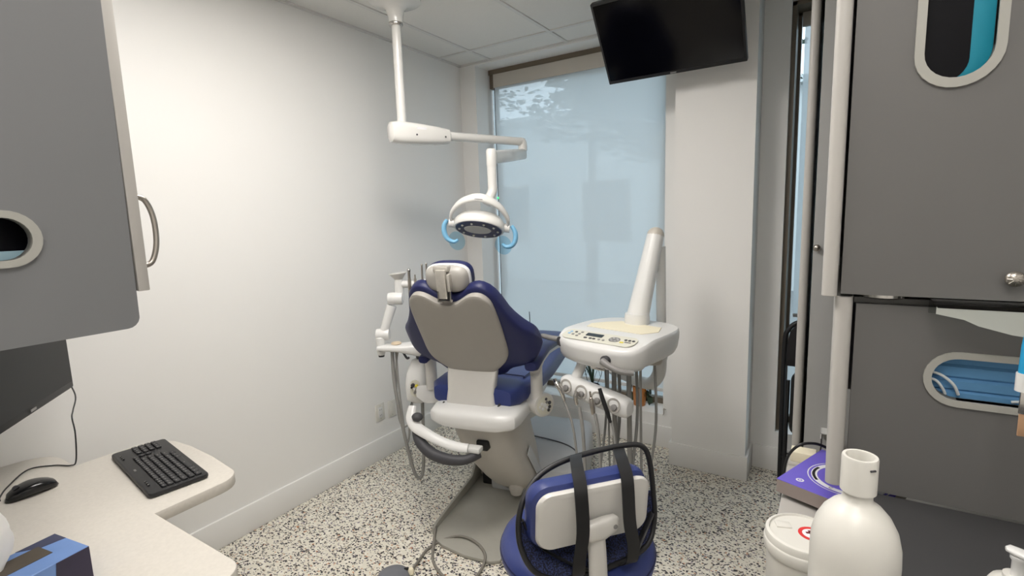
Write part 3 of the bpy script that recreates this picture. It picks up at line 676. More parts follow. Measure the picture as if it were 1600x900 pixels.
# ================================================================== DENTAL CHAIR (local: x right, y towards the feet)
ch = thing('dental_chair', 'navy blue and cream dental treatment chair facing the window', 'dental chair', (-1.47, 2.05, 0), R(12))
def lerp_tab(tab, x):
    for (a, fa), (b, fb) in zip(tab, tab[1:]):
        if a <= x <= b:
            t_ = (x-a)/(b-a) if b > a else 0; return fa+(fb-fa)*t_
    return tab[0][1] if x < tab[0][0] else tab[-1][1]
def smooth_tab(tab):
    P = smooth_path([(a, f, 0) for a, f in tab], 6); return [(p.x, p.y) for p in P]
bd = Vector((0, -.23, .385)).normalized(); bn = Vector((0, .385, .23)).normalized(); B0 = Vector((0, -.17, .80))
def slab(umax, top, bot, thick, off, curve, p=.4, ncol=46, nr=30):
    """upholstered slab in the backrest plane: columns across u, rounded section"""
    top, bot = smooth_tab(top), smooth_tab(bot); rings = []
    for i in range(ncol+1):
        u = -umax*math.cos(math.pi*i/ncol); a = min(abs(u), umax*.9995); t_, b_ = lerp_tab(top, a), lerp_tab(bot, a)
        mid, half = (t_+b_)/2, max((t_-b_)/2, .001); th = thick*min(1, (half/.06)**.5)
        edge = min(1, math.sqrt(max(0, 1-((abs(u)/umax)**14)))+.04); th *= edge
        ring = []
        for k in range(nr):
            q = 2*math.pi*k/nr; x, y = math.cos(q), math.sin(q)
            s = mid+half*math.copysign(abs(x)**p, x); d = off+th/2*math.copysign(abs(y)**p, y)+curve(u)
            ring.append(B0+Vector((u, 0, 0))+bd*s+bn*d)
        rings.append(ring)
    g = G(); g._mk(rings); return g
ctop = [(0, .440), (.03, .444), (.06, .458), (.10, .488), (.14, .498), (.180, .480), (.212, .43), (.240, .346), (.285, .266), (.325, .215), (.343, .165), (.347, .14)]
cbot = [(0, -.055), (.10, -.055), (.15, -.04), (.19, .0), (.26, .022), (.31, .05), (.335, .09), (.347, .125)]
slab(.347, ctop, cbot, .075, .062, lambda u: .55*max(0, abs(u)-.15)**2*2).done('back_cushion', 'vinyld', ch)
stop_ = [(0, .418), (.03, .424), (.06, .440), (.10, .466), (.135, .474), (.165, .464), (.188, .438), (.199, .40), (.206, .32), (.209, .24)]
sbot = [(0, -.010), (.06, -.006), (.12, .015), (.165, .055), (.190, .085), (.204, .12), (.209, .16)]
slab(.209, stop_, sbot, .04, .012, lambda u: .25*u*u, p=.3).done('back_shell', 'shell', ch)
# backrest support (neck) down to the seat frame
G().loft([((0, -.155, .83), (.128, 0, 0), (0, .03, .02)), ((0, -.168, .78), (.124, 0, 0), (0, .034, .016)), ((0, -.178, .72), (.120, 0, 0), (0, .036, .01)), ((0, -.184, .67), (.124, 0, 0), (0, .040, .0)), ((.006, -.184, .635), (.132, 0, 0), (0, .042, .0))], 28, .35).done('back_support', 'cream', ch)
# headrest
hr_c = Vector((-.010, -.345, 1.272))
hd = Matrix.Rotation(R(13), 3, 'X')
def hsec(w_, y0, h, dz): return (hr_c+hd @ Vector((0, y0, dz)), (w_*.78, 0, 0), hd @ Vector((0, 0, h*.84)))
g = G(); g.loft([hsec(.06, -.045, .030, 0), hsec(.105, -.040, .054, .002), hsec(.125, -.025, .068, .004), hsec(.13, -.004, .072, .004)], 32, .62).done('headrest_shell', 'headshell', ch)
g = G(); g.loft([hsec(.13, -.006, .0725, .004), hsec(.1355, -.002, .0765, .004), hsec(.1355, .010, .0765, .004), hsec(.131, .014, .073, .004)], 36, .62).done('headrest_rim', 'white', ch)
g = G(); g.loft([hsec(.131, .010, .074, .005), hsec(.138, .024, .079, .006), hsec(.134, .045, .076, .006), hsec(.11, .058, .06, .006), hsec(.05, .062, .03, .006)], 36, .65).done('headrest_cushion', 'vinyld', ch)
hb = G().box((-.015, -.395, 1.32), (.072, .034, .024), .006).done('headrest_bracket', 'bracket', ch)
g = G(); rt = Matrix.Rotation(R(8), 3, 'X')
g.box((-.012, -.405, 1.255), (.046, .02, .125), .003, rot=rt); g.done('bracket_plate', 'bracket', hb)
G().box((.022, -.402, 1.262), (.014, .026, .075), .004, rot=rt).done('release_lever', 'bracket', hb)
g = G(); g.box((.0, -.408, 1.183), (.062, .012, .006)); g.box((-.029, -.406, 1.203), (.006, .012, .045)); g.box((.029, -.406, 1.203), (.006, .012, .045)); g.done('bracket_frame', 'chrome', hb)
G().box((.0, -.398, 1.203), (.052, .006, .034)).done('bracket_slot', 'black', hb)
# seat and leg rest
def ss(v, w_, zt, zb): return ((0, v, (zt+zb)/2), (w_, 0, 0), (0, 0, (zt-zb)/2))
G().loft([ss(-.20, .15, .715, .66), ss(-.19, .20, .735, .642), ss(-.13, .235, .745, .634), ss(0, .25, .742, .63), ss(.2, .25, .73, .615), ss(.4, .24, .725, .60), ss(.6, .228, .733, .60), ss(.8, .22, .742, .61), ss(.95, .205, .748, .63), ss(1.01, .17, .742, .65), ss(1.03, .1, .73, .67)], 36, .42).done('seat_cushion', 'vinyl', ch)
g = G(); g.tube([(.205, -.02, .7425), (.19, .0, .7445), (.0, .01, .746), (-.19, 0, .7445)], .003, 6, smooth=4); g.tube([(.205, -.02, .7425), (.206, .05, .741), (.206, .3, .729)], .003, 6, smooth=3); g.done('seat_seam', 'piping', ch)
# seat frame, white lip
G().loft([((.02, -.30, .602), (.10, 0, 0), (0, 0, .018)), ((.03, -.292, .602), (.17, 0, 0), (0, 0, .036)), ((.03, -.265, .607), (.215, 0, 0), (0, 0, .045)), ((.03, -.20, .61), (.225, 0, 0), (0, 0, .052)), ((.02, .0, .60), (.225, 0, 0), (0, 0, .05)), ((.01, .35, .585), (.20, 0, 0), (0, 0, .04)), ((0, .6, .575), (.16, 0, 0), (0, 0, .03))], 32, .5).done('seat_frame', 'white', ch)
G().tube([(-.135, -.214, .655), (-.12, -.228, .645), (0, -.232, .642), (.12, -.228, .642), (.142, -.214, .652), (.146, -.19, .67)], .006, 8, smooth=5).done('seat_frame_gap', 'black', ch)
# pedestal
G().loft([((.03, -.03, .575), (.165, 0, 0), (0, .20, 0)), ((.035, -.02, .50), (.165, 0, 0), (0, .20, 0)), ((.045, .02, .40), (.160, 0, 0), (0, .195, 0)), ((.06, .075, .29), (.15, 0, 0), (0, .18, 0)), ((.075, .125, .19), (.135, 0, 0), (0, .15, 0)), ((.085, .15, .12), (.11, 0, 0), (0, .11, 0)), ((.09, .155, .085), (.07, 0, 0), (0, .07, 0))], 36, .62).done('pedestal', 'pillar', ch)
G().lathe([(.0, -.06), (.03, -.055), (.04, -.02), (.04, .03)], (.12, .06, .13), (.1, -.1, 1), 20).done('pivot_cap', 'pillar', ch)
g = G(); g.prism([(.0, .0), (.30, .0), (.30, .045), (.0, .055)], (.212, -.02, .34), Vector((.02, .62, -.78)).normalized(), Vector((0, .78, .62)).normalized(), .006, .002).done('link_cover', 'cover', ch)
# base plate with raised lip
pl = [(-.19, -.29), (-.17, -.33), (-.10, -.37), (.03, -.405), (.16, -.41), (.20, -.39), (.21, .5), (-.185, .5)]
G().prism(pl, (0, 0, 0), (1, 0, 0), (0, 1, 0), .018, .004).done('base_plate', 'plate', ch)
G().prism([(-.29, 0), (.36, 0), (.36, .11), (.30, .135), (.22, .12), (.17, .07), (-.25, .045), (-.29, .035)], (-.199, 0, 0), (0, 1, 0), UZ, .014, .003).done('base_lip', 'plate', ch)
G().box((-.155, .31, .10), (.05, .05, .16), .006, rot=Ry(12)).done('strut', 'taupe', ch)
G().box((-.02, .30, .06), (.24, .2, .09), .01).done('pump_block', 'black', ch)
# utility cover beyond the pedestal
cv = G().loft([((.17, .17, .085), (.24, 0, 0), (0, 0, .085)), ((.18, .20, .10), (.262, 0, 0), (0, 0, .10)), ((.18, .40, .112), (.258, 0, 0), (0, 0, .112)), ((.165, .70, .105), (.235, 0, 0), (0, 0, .105)), ((.15, .90, .085), (.205, 0, 0), (0, 0, .085)), ((.145, .95, .07), (.17, 0, 0), (0, 0, .07))], 36, .3).done('utility_cover', 'cover', ch)
G().tube([(-.02, .46, .226), (.12, .44, .228), (.28, .40, .227), (.37, .34, .224), (.415, .27, .205), (.425, .215, .15)], .0035, 6, smooth=6).done('cover_groove', 'dkgrey', cv)
# lever bracket and dark handle below the seat
lv = G().tube([(-.30, -.235, .625), (-.29, -.27, .585), (-.25, -.30, .555), (-.18, -.315, .53), (-.10, -.32, .505), (-.02, -.32, .49), (.03, -.315, .488)], [.017, .022, .024, .022, .020, .020, .018], 14, smooth=5, flat=(1.15, .55)).done('lever_tray', 'white', ch)
G().sphere((-.245, -.285, .595), .028, (1, .9, .75)).done('lever_knob', 'dkgrey', lv)
G().box((.05, -.29, .475), (.07, .05, .024), .006).done('lever_mount', 'white', lv)
G().tube([(-.262, -.27, .535), (-.225, -.31, .49), (-.15, -.34, .452), (-.06, -.345, .435), (.02, -.33, .437), (.07, -.28, .45)], [.022, .026, .027, .026, .022, .02], 14, smooth=5).done('pull_handle', 'dkgrey', ch)
G().box((.06, -.17, .462), (.06, .12, .05), .008).done('handle_socket', 'black', ch)
# arm rests
for s in (1, -1):
    pst = G().tube([(s*.285, -.06, .66), (s*.285, -.06, .76), (s*.285, -.065, .83)], [.030, .029, .031], 18).done('armrest_post', 'cream', ch)
    if s > 0:
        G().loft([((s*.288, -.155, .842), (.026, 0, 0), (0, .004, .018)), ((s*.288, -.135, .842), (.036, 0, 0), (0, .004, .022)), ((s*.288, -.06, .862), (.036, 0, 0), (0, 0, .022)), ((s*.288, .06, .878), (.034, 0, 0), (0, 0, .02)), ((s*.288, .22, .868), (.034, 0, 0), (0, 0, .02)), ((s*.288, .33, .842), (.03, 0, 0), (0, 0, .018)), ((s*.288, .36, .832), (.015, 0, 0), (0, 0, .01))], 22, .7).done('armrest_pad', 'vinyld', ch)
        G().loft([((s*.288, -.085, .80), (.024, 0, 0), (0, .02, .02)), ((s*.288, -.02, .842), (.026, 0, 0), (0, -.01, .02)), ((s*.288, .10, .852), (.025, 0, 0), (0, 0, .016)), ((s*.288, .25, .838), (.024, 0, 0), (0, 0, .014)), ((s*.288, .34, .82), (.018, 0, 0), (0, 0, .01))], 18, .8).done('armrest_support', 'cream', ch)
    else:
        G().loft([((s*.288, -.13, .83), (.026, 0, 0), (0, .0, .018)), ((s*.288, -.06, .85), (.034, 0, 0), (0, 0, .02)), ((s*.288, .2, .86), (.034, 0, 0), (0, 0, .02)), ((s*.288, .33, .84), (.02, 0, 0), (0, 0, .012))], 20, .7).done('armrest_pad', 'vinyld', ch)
nrm = Vector((.80, -.60, 0)).normalized()
hub = G().lathe([(.0, -.15), (.040, -.15), (.050, -.09), (.058, -.03), (.060, 0), (.057, .008), (.047, .010), (.0, .010)], (.315, -.055, .628), nrm, 36).done('armrest_hub', 'cream', ch)
fc = Vector((.315, -.055, .628))+nrm*.0105
sd = nrm.cross(Vector((0, 0, 1))).normalized()
G().lathe([(.046, 0), (.046, .0012), (0, .0012)], fc, nrm, 32).done('hub_keypad', 'panel', hub)
for (a, b, r_, mm) in ((0, 0, .011, 'white'), (-.016, .010, .008, 'white'), (.012, .014, .0075, 'grey'), (-.012, -.016, .008, 'white'), (.012, -.014, .0075, 'white'), (.028, .008, .0095, 'dkgrey'), (.028, -.012, .0085, 'dkgrey'), (.022, -.028, .008, 'dkgrey'), (.008, .03, .007, 'dkgrey'), (-.028, -.004, .007, 'white')):
    G().lathe([(r_, 0), (r_, .003), (r_*.7, .0042), (0, .0042)], fc+sd*(-a)+Vector((0, 0, b)), nrm, 14).done('button', mm, hub)
G().loft([((-.30, -.075, .672), (.05, .03, 0), (0, 0, .008)), ((-.29, -.075, .64), (.062, .035, 0), (0, 0, .03)), ((-.25, -.06, .605), (.07, .04, 0), (0, 0, .02))], 18, .5).done('armrest_block', 'white', ch)

# ================================================================== ASSISTANT UNIT (left of the chair, room coordinates)
au = thing('assistant_unit', 'white assistant instrument arm at the left of the chair', 'dental unit', (-1.85, 1.95, 0), world=True)
pb = G().loft([((-1.86, 1.975, .555), (.03, .01, 0), (0, .04, 0)), ((-1.86, 1.975, .575), (.048, .02, 0), (0, .06, 0)), ((-1.86, 1.975, .66), (.052, .02, 0), (0, .065, 0)), ((-1.86, 1.985, .72), (.05, .02, 0), (0, .06, 0)), ((-1.85, 2.0, .79), (.035, .02, 0), (0, .05, 0))], 24, .6).done('unit_body', 'white', au)
cn = Vector((.45, -.89, 0)).normalized(); cs = cn.cross(Vector((0, 0, 1))).normalized(); cc = Vector((-1.842, 1.915, .645))
G().prism(stadium(0, 0, .046, .026, 10, True), cc, cs*-1, (0, 0, 1), -.006).done('valve_panel', 'panel', pb)
for (a, b, r_, mm) in ((-.008, .022, .010, 'dkgrey'), (.012, .018, .008, 'yellow'), (.0, .002, .007, 'white'), (.002, -.018, .007, 'grey'), (-.014, .010, .006, 'black')):
    G().lathe([(r_, 0), (r_, .010), (r_*.7, .013), (0, .013)], cc+cn*.004+cs*(-a)+Vector((0, 0, b)), cn, 14).done('valve_knob', mm, pb)
G().sphere((-1.85, 2.0, .80), .036, (1.1, 1.0, 1.0)).done('ball_joint', 'black', au)
hdn = G().loft([((-2.01, 1.835, .868), (.02, -.03, 0), (0, 0, .012)), ((-1.985, 1.855, .868), (.026, -.04, 0), (0, 0, .016)), ((-1.92, 1.905, .862), (.026, -.04, 0), (0, 0, .020)), ((-1.86, 1.955, .852), (.03, -.045, 0), (0, 0, .034)), ((-1.80, 2.005, .845), (.03, -.045, 0), (0, 0, .045)), ((-1.74, 2.06, .85), (.025, -.04, 0), (0, 0, .035))], 22, .6).done('instrument_shelf', 'white', au)
G().lathe([(.0, -.008), (.024, -.008), (.028, -.002), (.024, .004), (.0, .006)], (-1.935, 1.893, .888), (0, 0, 1), 24).done('rubber_disc', 'beige', hdn)
G().lathe([(.0, -.05), (.016, -.048), (.022, -.035), (.022, .0), (.024, .02), (.024, .045), (.018, .05), (0, .05)], (-2.0, 1.845, .875), (0, 0, 1), 20).done('lower_pivot', 'white', au)
G().lathe([(.0, -.004), (.015, -.004), (.017, .012), (0, .012)], (-2.0, 1.845, .822), (0, 0, 1), 18).done('pivot_cap', 'black', au)
rl = Vector((.84, .53, 0))
G().lathe([(.0, -.034), (.028, -.034), (.031, -.025), (.031, .025), (.028, .034), (0, .034)], (-1.995, 1.862, .935), rl, 22).done('lower_elbow', 'white', au)
G().tube([(-1.995, 1.862, .935), (-1.962, 1.905, 1.085)], [.022, .026], 16).done('lower_arm', 'white', au)
G().lathe([(.0, -.038), (.030, -.038), (.033, -.028), (.033, .028), (.030, .038), (0, .038)], (-1.948, 1.922, 1.12), rl, 22).done('upper_elbow', 'white', au)
G().lathe([(.0, -.02), (.024, -.02), (.024, .075), (.022, .09), (.0, .09)], (-1.938, 1.944, 1.13), (0, 0, 1), 20).done('upper_post', 'white', au)
G().lathe([(.0, 0), (.018, 0), (.024, .01), (.038, .028), (.046, .036), (.046, .039), (.0, .041)], (-1.938, 1.944, 1.215), (-.08, -.05, 1), 26).done('funnel_cap', 'cream', au)
hb_ = G().tube([(-1.938, 1.944, 1.195), (-1.86, 1.99, 1.192), (-1.80, 2.03, 1.204), (-1.66, 2.10, 1.22)], .0195, 14, smooth=5).done('holder_bar', 'white', au)
for (x, y, z0, z1, r_, kind) in ((-1.902, 1.972, 1.13, 1.268, .0095, 0), (-1.876, 1.988, 1.14, 1.245, .0075, 1), (-1.842, 2.006, 1.15, 1.30, .0065, 2), (-1.82, 2.016, 1.15, 1.305, .0065, 2)):
    ins = G().lathe([(.0, z0), (r_*.9, z0), (r_, z0+.01), (r_, 1.215), (r_*.8, 1.225), (r_*.75, z1-.01), (r_*.9, z1-.004), (r_*.5, z1), (0, z1)] if kind != 1 else [(0, z0), (r_, z0), (r_, 1.22), (r_*.6, 1.228), (r_*.5, z1), (0, z1)], (x, y, 0), (.02, -.01, 1), 14).done('handpiece', 'nickel', au)
    if kind == 0: G().sphere((x+.025, y-.013, z1), .010).done('handpiece_head', 'chrome', ins)
for k, pts in enumerate((
        [(-1.955, 1.88, .855), (-1.953, 1.88, .66), (-1.93, 1.90, .40), (-1.90, 1.93, .16), (-1.875, 1.955, .12), (-1.862, 1.97, .22), (-1.855, 1.98, .56)],
        [(-1.94, 1.89, .852), (-1.935, 1.892, .64), (-1.925, 1.90, .42), (-1.92, 1.905, .33), (-1.905, 1.915, .37), (-1.895, 1.925, .52), (-1.88, 1.96, .60)],
        [(-1.93, 1.90, .85), (-1.945, 1.895, .78), (-1.955, 1.89, .60), (-1.95, 1.895, .46), (-1.925, 1.91, .42), (-1.90, 1.93, .47), (-1.89, 1.945, .6)])):
    G().tube(pts, (.0095, .0055, .0055)[k], 10, smooth=8).done('hose', 'hose', au)
G().tube([(-1.915, 1.91, .852), (-1.905, 1.913, .83), (-1.885, 1.915, .805), (-1.875, 1.92, .81)], .006, 8, smooth=4).done('hose_hook', 'dkgrey', au)
G().tube([(-1.85, 1.99, .58), (-1.78, 2.04, .56), (-1.70, 2.07, .56)], .03, 14, smooth=4).done('mount_arm', 'white', au)

# ================================================================== DELIVERY UNIT (tray on its arm)
du = thing('delivery_unit', 'white dentist instrument tray on a jointed arm beside pillar', 'dental unit', (-.83, 2.2, 0), R(-10))
# tray body in the unit's own frame, operator side towards -y
plan = [(-.215, -.15), (-.19, -.185), (-.10, -.222), (.0, -.235), (.10, -.235), (.18, -.215), (.222, -.165), (.235, -.08), (.235, .08), (.222, .17), (.18, .225), (.09, .26), (-.06, .262), (-.15, .235), (-.205, .16), (-.225, .05), (-.225, -.08)]
plan = [(p.x, p.y) for p in smooth_path([(x, y, 0) for x, y in plan], 3, True)]
def shrink(pts, f, dy=0): return [(x*f, (y-.01)*f+.01+dy) for x, y in pts]
def ztop(x, y): return 1.0 if y > -.10 else 1.0-.030*min(1, (-.10-y)/.12)
g = G(); rings = []
for f, dz, top in ((.86, -.118, 0), (.93, -.108, 0), (.975, -.085, 0), (1.0, -.045, 0), (1.005, -.02, 1), (.995, -.006, 1), (.975, 0, 1)):
    ring = []
    for x, y in shrink(plan, f): ring.append(V(x, y, (ztop(x, y)+dz) if top else 1.0+dz-(.012 if y < -.15 else 0)))
    rings.append(ring)
g._mk(rings, cap=False)
bm = g.bm; bm.verts.ensure_lookup_table(); n_ = len(plan)
lower = bm.verts[:n_]; bm.faces.new(lower)
upper = [bm.verts[len(bm.verts)-n_+k] for k in range(n_)]
# top surface: ring to an inner ring on the flat part, then a cap
inner = [bm.verts.new((x*.90, y*.88 if y > 0 else max(y, -.105)*.96, 1.0)) for x, y in plan]
for k in range(n_): bm.faces.new((upper[k], upper[(k+1) % n_], inner[(k+1) % n_], inner[k]))
bm.faces.new(inner)
g.done('tray_body', 'white', du)
G().prism([(-.15, -.035), (.14, -.045), (.185, .03), (.155, .12), (-.07, .15), (-.12, .10), (-.165, .03)], (0, .01, 1.0005), (1, 0, 0), (0, 1, 0), .002).done('tray_mat', 'mat', du)
# sloped control panel
pn_n = Vector((0, -.24, .97)).normalized(); pax = Vector((1, 0, 0)); pay = Vector((0, .97, .24)).normalized()
po = Vector((0, -.155, .9895))
cp = G().prism(rrect(-.185, -.044, .18, .044, (.03, .03, .038, .038), 6), po, pax, pay, .0025, .0008, 1).done('control_panel', 'panel', du)
def cpad(x, y, wx, wy, m, nm, rr=.003): G().prism(rrect(x-wx/2, y-wy/2, x+wx/2, y+wy/2, min(rr, wx/2.05, wy/2.05), 4), po+pn_n*.0025, pax, pay, .0016).done(nm, m, cp)
cpad(-.028, .014, .085, .026, 'lcd', 'display')
for x, y, m in ((-.155, .018, 'butblue'), (-.157, .0, 'butblue'), (-.13, .020, 'dkgrey'), (-.134, -.004, 'grey'), (-.10, .024, 'grey'), (-.105, .006, 'grey'), (-.108, -.012, 'grey')): cpad(x, y, .013, .011, m, 'button')
for x, wx, m in ((-.058, .018, 'dkgrey'), (-.032, .016, 'dkgrey'), (-.014, .016, 'dkgrey'), (.012, .013, 'grey'), (.034, .013, 'grey')): cpad(x, -.018, wx, .011, m, 'button', .006)
for a in range(0, 360, 60): cpad(.078+.017*math.cos(R(a)), .002+.013*math.sin(R(a)), .011, .008, 'white', 'button', .004)
cpad(.078, .002, .052, .040, 'grey', 'keypad_ring', .02)
for x in (.128, .146, .164): cpad(x, .012, .014, .012, 'dkgrey', 'button', .006)
cpad(.120, -.012, .018, .010, 'yellow', 'button'); cpad(.146, -.006, .03, .008, 'grey', 'button')
# handles
hl = G().tube([(-.20, -.155, .955), (-.25, -.165, .957), (-.31, -.15, .955), (-.345, -.125, .948)], [.014, .0125, .0125, .010], 14, smooth=4).done('handle', 'grey', du)
G().lathe([(.0, -.008), (.0215, -.008), (.0225, .012), (.0, .014)], (-.19, -.172, .953), (-.3, -1, 0), 20).done('handle_hub', 'dkgrey', hl)
hl2 = G().tube([(.085, -.262, .925), (.12, -.268, .912), (.17, -.262, .896), (.215, -.235, .89)], [.0155, .0135, .013, .011], 14, smooth=4).done('handle', 'grey', du)
G().lathe([(.0, -.02), (.019, -.02), (.019, .008), (.013, .011), (.0, .011)], (.088, -.245, .925), (0, -1, .1), 20).done('handle_hub', 'dkgrey', hl2)
G().box((.052, -.245, .883), (.07, .01, .012), .003).done('front_clip', 'chrome', du)
# arm: stub below tray, lower arm, post, spring arm
G().lathe([(.0, 0), (.045, 0), (.050, .01), (.050, .05), (.046, .06), (0, .06)], (.14, .06, .85), (0, 0, 1), 24).done('tray_pivot', 'taupe', du)
G().tube([(-.33, .42, .665), (-.15, .34, .662), (-.03, .285, .665), (.045, .255, .685), (.082, .255, .74), (.087, .26, .82)], [.027, .028, .029, .031, .032, .032], 18, smooth=6).done('lower_arm', 'white', du)
G().tube([(.055, .34, .80), (.052, .335, 1.1), (.05, .33, 1.36)], .024, 16).done('arm_post', 'white', du)
sa0, sa1 = Vector((.037, .30, 1.415)), Vector((.012, .165, 1.02))
G().tube([sa0, sa0.lerp(sa1, .5), sa1], [.041, .046, .053], 24).done('spring_arm', 'white', du)
G().sphere(sa0, .0415, (1, 1, 1)).done('arm_joint', 'taupe', du)
G().lathe([(.0, -.05), (.058, -.05), (.060, .0), (.056, .02), (0, .022)], (.012, .165, 1.03), (.0, .0, 1), 26).done('arm_socket', 'white', du)
G().tube([(.055, .34, .81), (.07, .30, .80), (.087, .26, .81)], .031, 14, smooth=4).done('post_link', 'white', du)
# instrument holder
hx = [Vector((-.158, -.17, .752)), Vector((.128, -.17, .712))]; hdv = (hx[1]-hx[0]).normalized()
hold = G().loft([(hx[0]-hdv*.03, (0, .022, .0), (0, 0, .028)), (hx[0]-hdv*.015, (0, .038, 0), (0, 0, .040)), (hx[0], (0, .042, 0), (0, 0, .045)), (hx[1], (0, .042, 0), (0, 0, .045)), (hx[1]+hdv*.025, (0, .038, 0), (0, 0, .040)), (hx[1]+hdv*.035, (0, .03, 0), (0, 0, .030))], 28, .75).done('instrument_holder', 'white', du)
G().tube([(-.10, -.11, .90), (-.115, -.13, .83), (-.13, -.155, .775)], [.027, .023, .025], 16).done('holder_post', 'white', du)
for k in range(4):
    c = hx[0].lerp(hx[1], .06+k*.29)+Vector((0, -.0425, .008))
    G().lathe([(.028, -.004), (.032, .001), (.032, .003), (.025, .003), (.023, -.0015), (.0, -.002)], c, (0, -1, .25), 24).done('socket_ring', 'headshell', hold)  # grey colour stands in for the shade inside the white recess
    G().lathe([(.0, -.002), (.013, -.002), (.013, .006), (.008, .008), (0, .008)], c+Vector((.004, -.004, -.006)), (0, -1, .25), 16).done('socket_insert', 'grey', hold)
def hang(k): return hx[0].lerp(hx[1], .06+k*.29)+Vector((0, -.06, 0))
p = hang(0); ins = G().tube([p+V(-.045, -.01, .038), p+V(-.02, -.02, .022), p+V(.0, -.015, -.01), p+V(.012, -.01, -.05)], [.006, .012, .010, .006], 12, smooth=4).done('syringe', 'chrome', du)
G().tube([p+V(-.035, -.015, .03), p+V(-.028, -.02, .048)], .004, 8).done('syringe_button', 'nickel', ins)
p = hang(1); G().tube([p+V(.0, -.01, .02), p+V(-.004, -.018, -.005), p+V(-.002, -.012, -.04)], [.011, .010, .007], 12, smooth=3).done('coupling', 'chrome', du)
p = hang(2); ins = G().lathe([(.0, -.055), (.009, -.055), (.0105, -.03), (.0105, .01), (.007, .014), (.007, .02), (.0045, .022), (.0045, .048), (0, .05)], p+V(-.008, -.012, .0), (-.1, -.1, 1), 16).done('handpiece', 'nickel', du)
p = hang(3); G().tube([p+V(-.045, -.02, .085), p+V(-.03, -.022, .045), p+V(-.006, -.02, -.015), p+V(.004, -.015, -.055)], [.008, .0095, .0095, .006], 12).done('curing_handpiece', 'black', du)
for k, (a, low, bx_, rr) in enumerate(((0, .20, .03, .0058), (1, .12, .02, .0085), (2, .09, .03, .0075), (3, .14, .04, .0062))):
    p = hang(k)+V(.006, -.008, -.05)
    G().tube([p, p+V(.02+.03*(k == 0), .0, -.12), V(p.x+.03+.05*(k == 0), p.y+.01, low+.13), V(p.x+.055+.06*(k == 0), p.y+.04, low), V(p.x+.08+.03*(k == 0), p.y+.10, low+.09), V(p.x+bx_+.03, .02, .55), V(p.x+bx_, .06, .89)], rr, 10, smooth=8).done('hose', 'hose', du)
for x, r_ in ((-.02, .0045), (.012, .0115), (.088, .0115), (.145, .006)):
    G().tube([(x, -.05, .89), (x+.004, -.05, .55), (x+.002, -.04, .2), (x-.03, .0, .06), (x-.10, .10, .03)], r_, 10, smooth=6).done('hose', 'hose', du)

# ================================================================== OVERHEAD LIGHT
ol = thing('overhead_light', 'white dental operating light hanging from the ceiling on a pole', 'lamp', (-1.96, 2.06, ZC), world=True)
Px, Py = -1.96, 2.06
G().lathe([(.0, 2.64), (.132, 2.64), (.132, 2.632), (.110, 2.622), (.062, 2.608), (.046, 2.59), (.038, 2.555), (.036, 2.53), (.0, 2.53)], (Px, Py, 0), n=40).done('canopy', 'lamp_white', ol)
G().lathe([(.0335, 2.516), (.036, 2.520), (.036, 2.533), (.0335, 2.537), (.0, 2.537), (0, 2.516)], (Px, Py, 0), n=28).done('collar', 'chrome', ol)
G().tube([(Px, Py, 2.53), (Px, Py, 2.02)], .0235, 24).done('pole', 'lamp_white', ol)
adir = Vector((.26, .66, 0)).normalized(); as_ = adir.cross(Vector((0, 0, 1))).normalized(); A0 = Vector((Px, Py, 1.985))
def asec(d, wv, hz, dz=0): return (A0+adir*d+Vector((0, 0, dz)), as_*wv, Vector((0, 0, hz*1.15)))
hs = G().loft([asec(-.075, .022, .030), asec(-.065, .038, .044), asec(-.03, .047, .05), asec(.08, .05, .048, -.002), asec(.20, .046, .042, -.004), asec(.27, .038, .034, -.004), asec(.285, .02, .02, -.004)], 28, .65).done('arm_housing', 'lamp_white', ol)
for d in (.06, .235): G().lathe([(.0, 0), (.005, 0), (.005, .002), (0, .002)], A0+adir*d+as_*.0485*(1 if d < .1 else .89)+Vector((0, 0, -.012)), as_, 10).done('screw', 'dkgrey', hs)
G().box(tuple(A0+adir*.09+as_*.048+Vector((0, 0, .022))), (.055, .003, .012), rot=Matrix.Rotation(math.atan2(adir.y, adir.x), 3, 'Z')).done('name_plate', 'print', hs)
G().lathe([(.026, 0), (.02, .004), (0, .004)], A0-adir*.068, -adir, 18).done('end_cap', 'dkgrey', hs)
E1 = A0+adir*.80
G().tube([A0+adir*.26, E1-adir*.05, E1-adir*.012, E1+Vector((0, 0, -.016)), E1+Vector((0, 0, -.055))], [.0245, .0245, .026, .028, .028], 18, smooth=4).done('horizontal_arm', 'lamp_white', ol)
J = Vector((-1.575, 2.32, 1.845))
ld_ = (J-(E1+Vector((0, 0, -.075))))
L0 = E1+Vector((0, 0, -.075)); ls = ld_.cross(Vector((0, 0, 1))).normalized()
G().loft([(L0-ld_*.05, ls*.016, Vector((0, 0, .02))), (L0, ls*.025, Vector((0, 0, .032))), (L0+ld_*.5, ls*.025, Vector((0, 0, .036))), (J-ld_*.04, ls*.025, Vector((0, 0, .036)))], 20, .5).done('link_arm', 'lamp_white', ol)
G().lathe([(.0, -.05), (.026, -.05), (.028, -.04), (.028, .035), (.022, .045), (0, .046)], J, (0, 0, 1), 20).done('link_joint', 'lamp_white', ol)
HC = Vector((-1.60, 2.22, 1.49))
G().tube([J+V(0, 0, -.03), J+V(0, 0, -.13), J+V(.0, -.004, -.18), J+V(-.02, -.035, -.245)], [.026, .0255, .026, .028], 18, smooth=5).done('drop_arm', 'lamp_white', ol)
G().sphere(J+V(.028, .008, -.215), .006).done('power_led', 'green', ol)
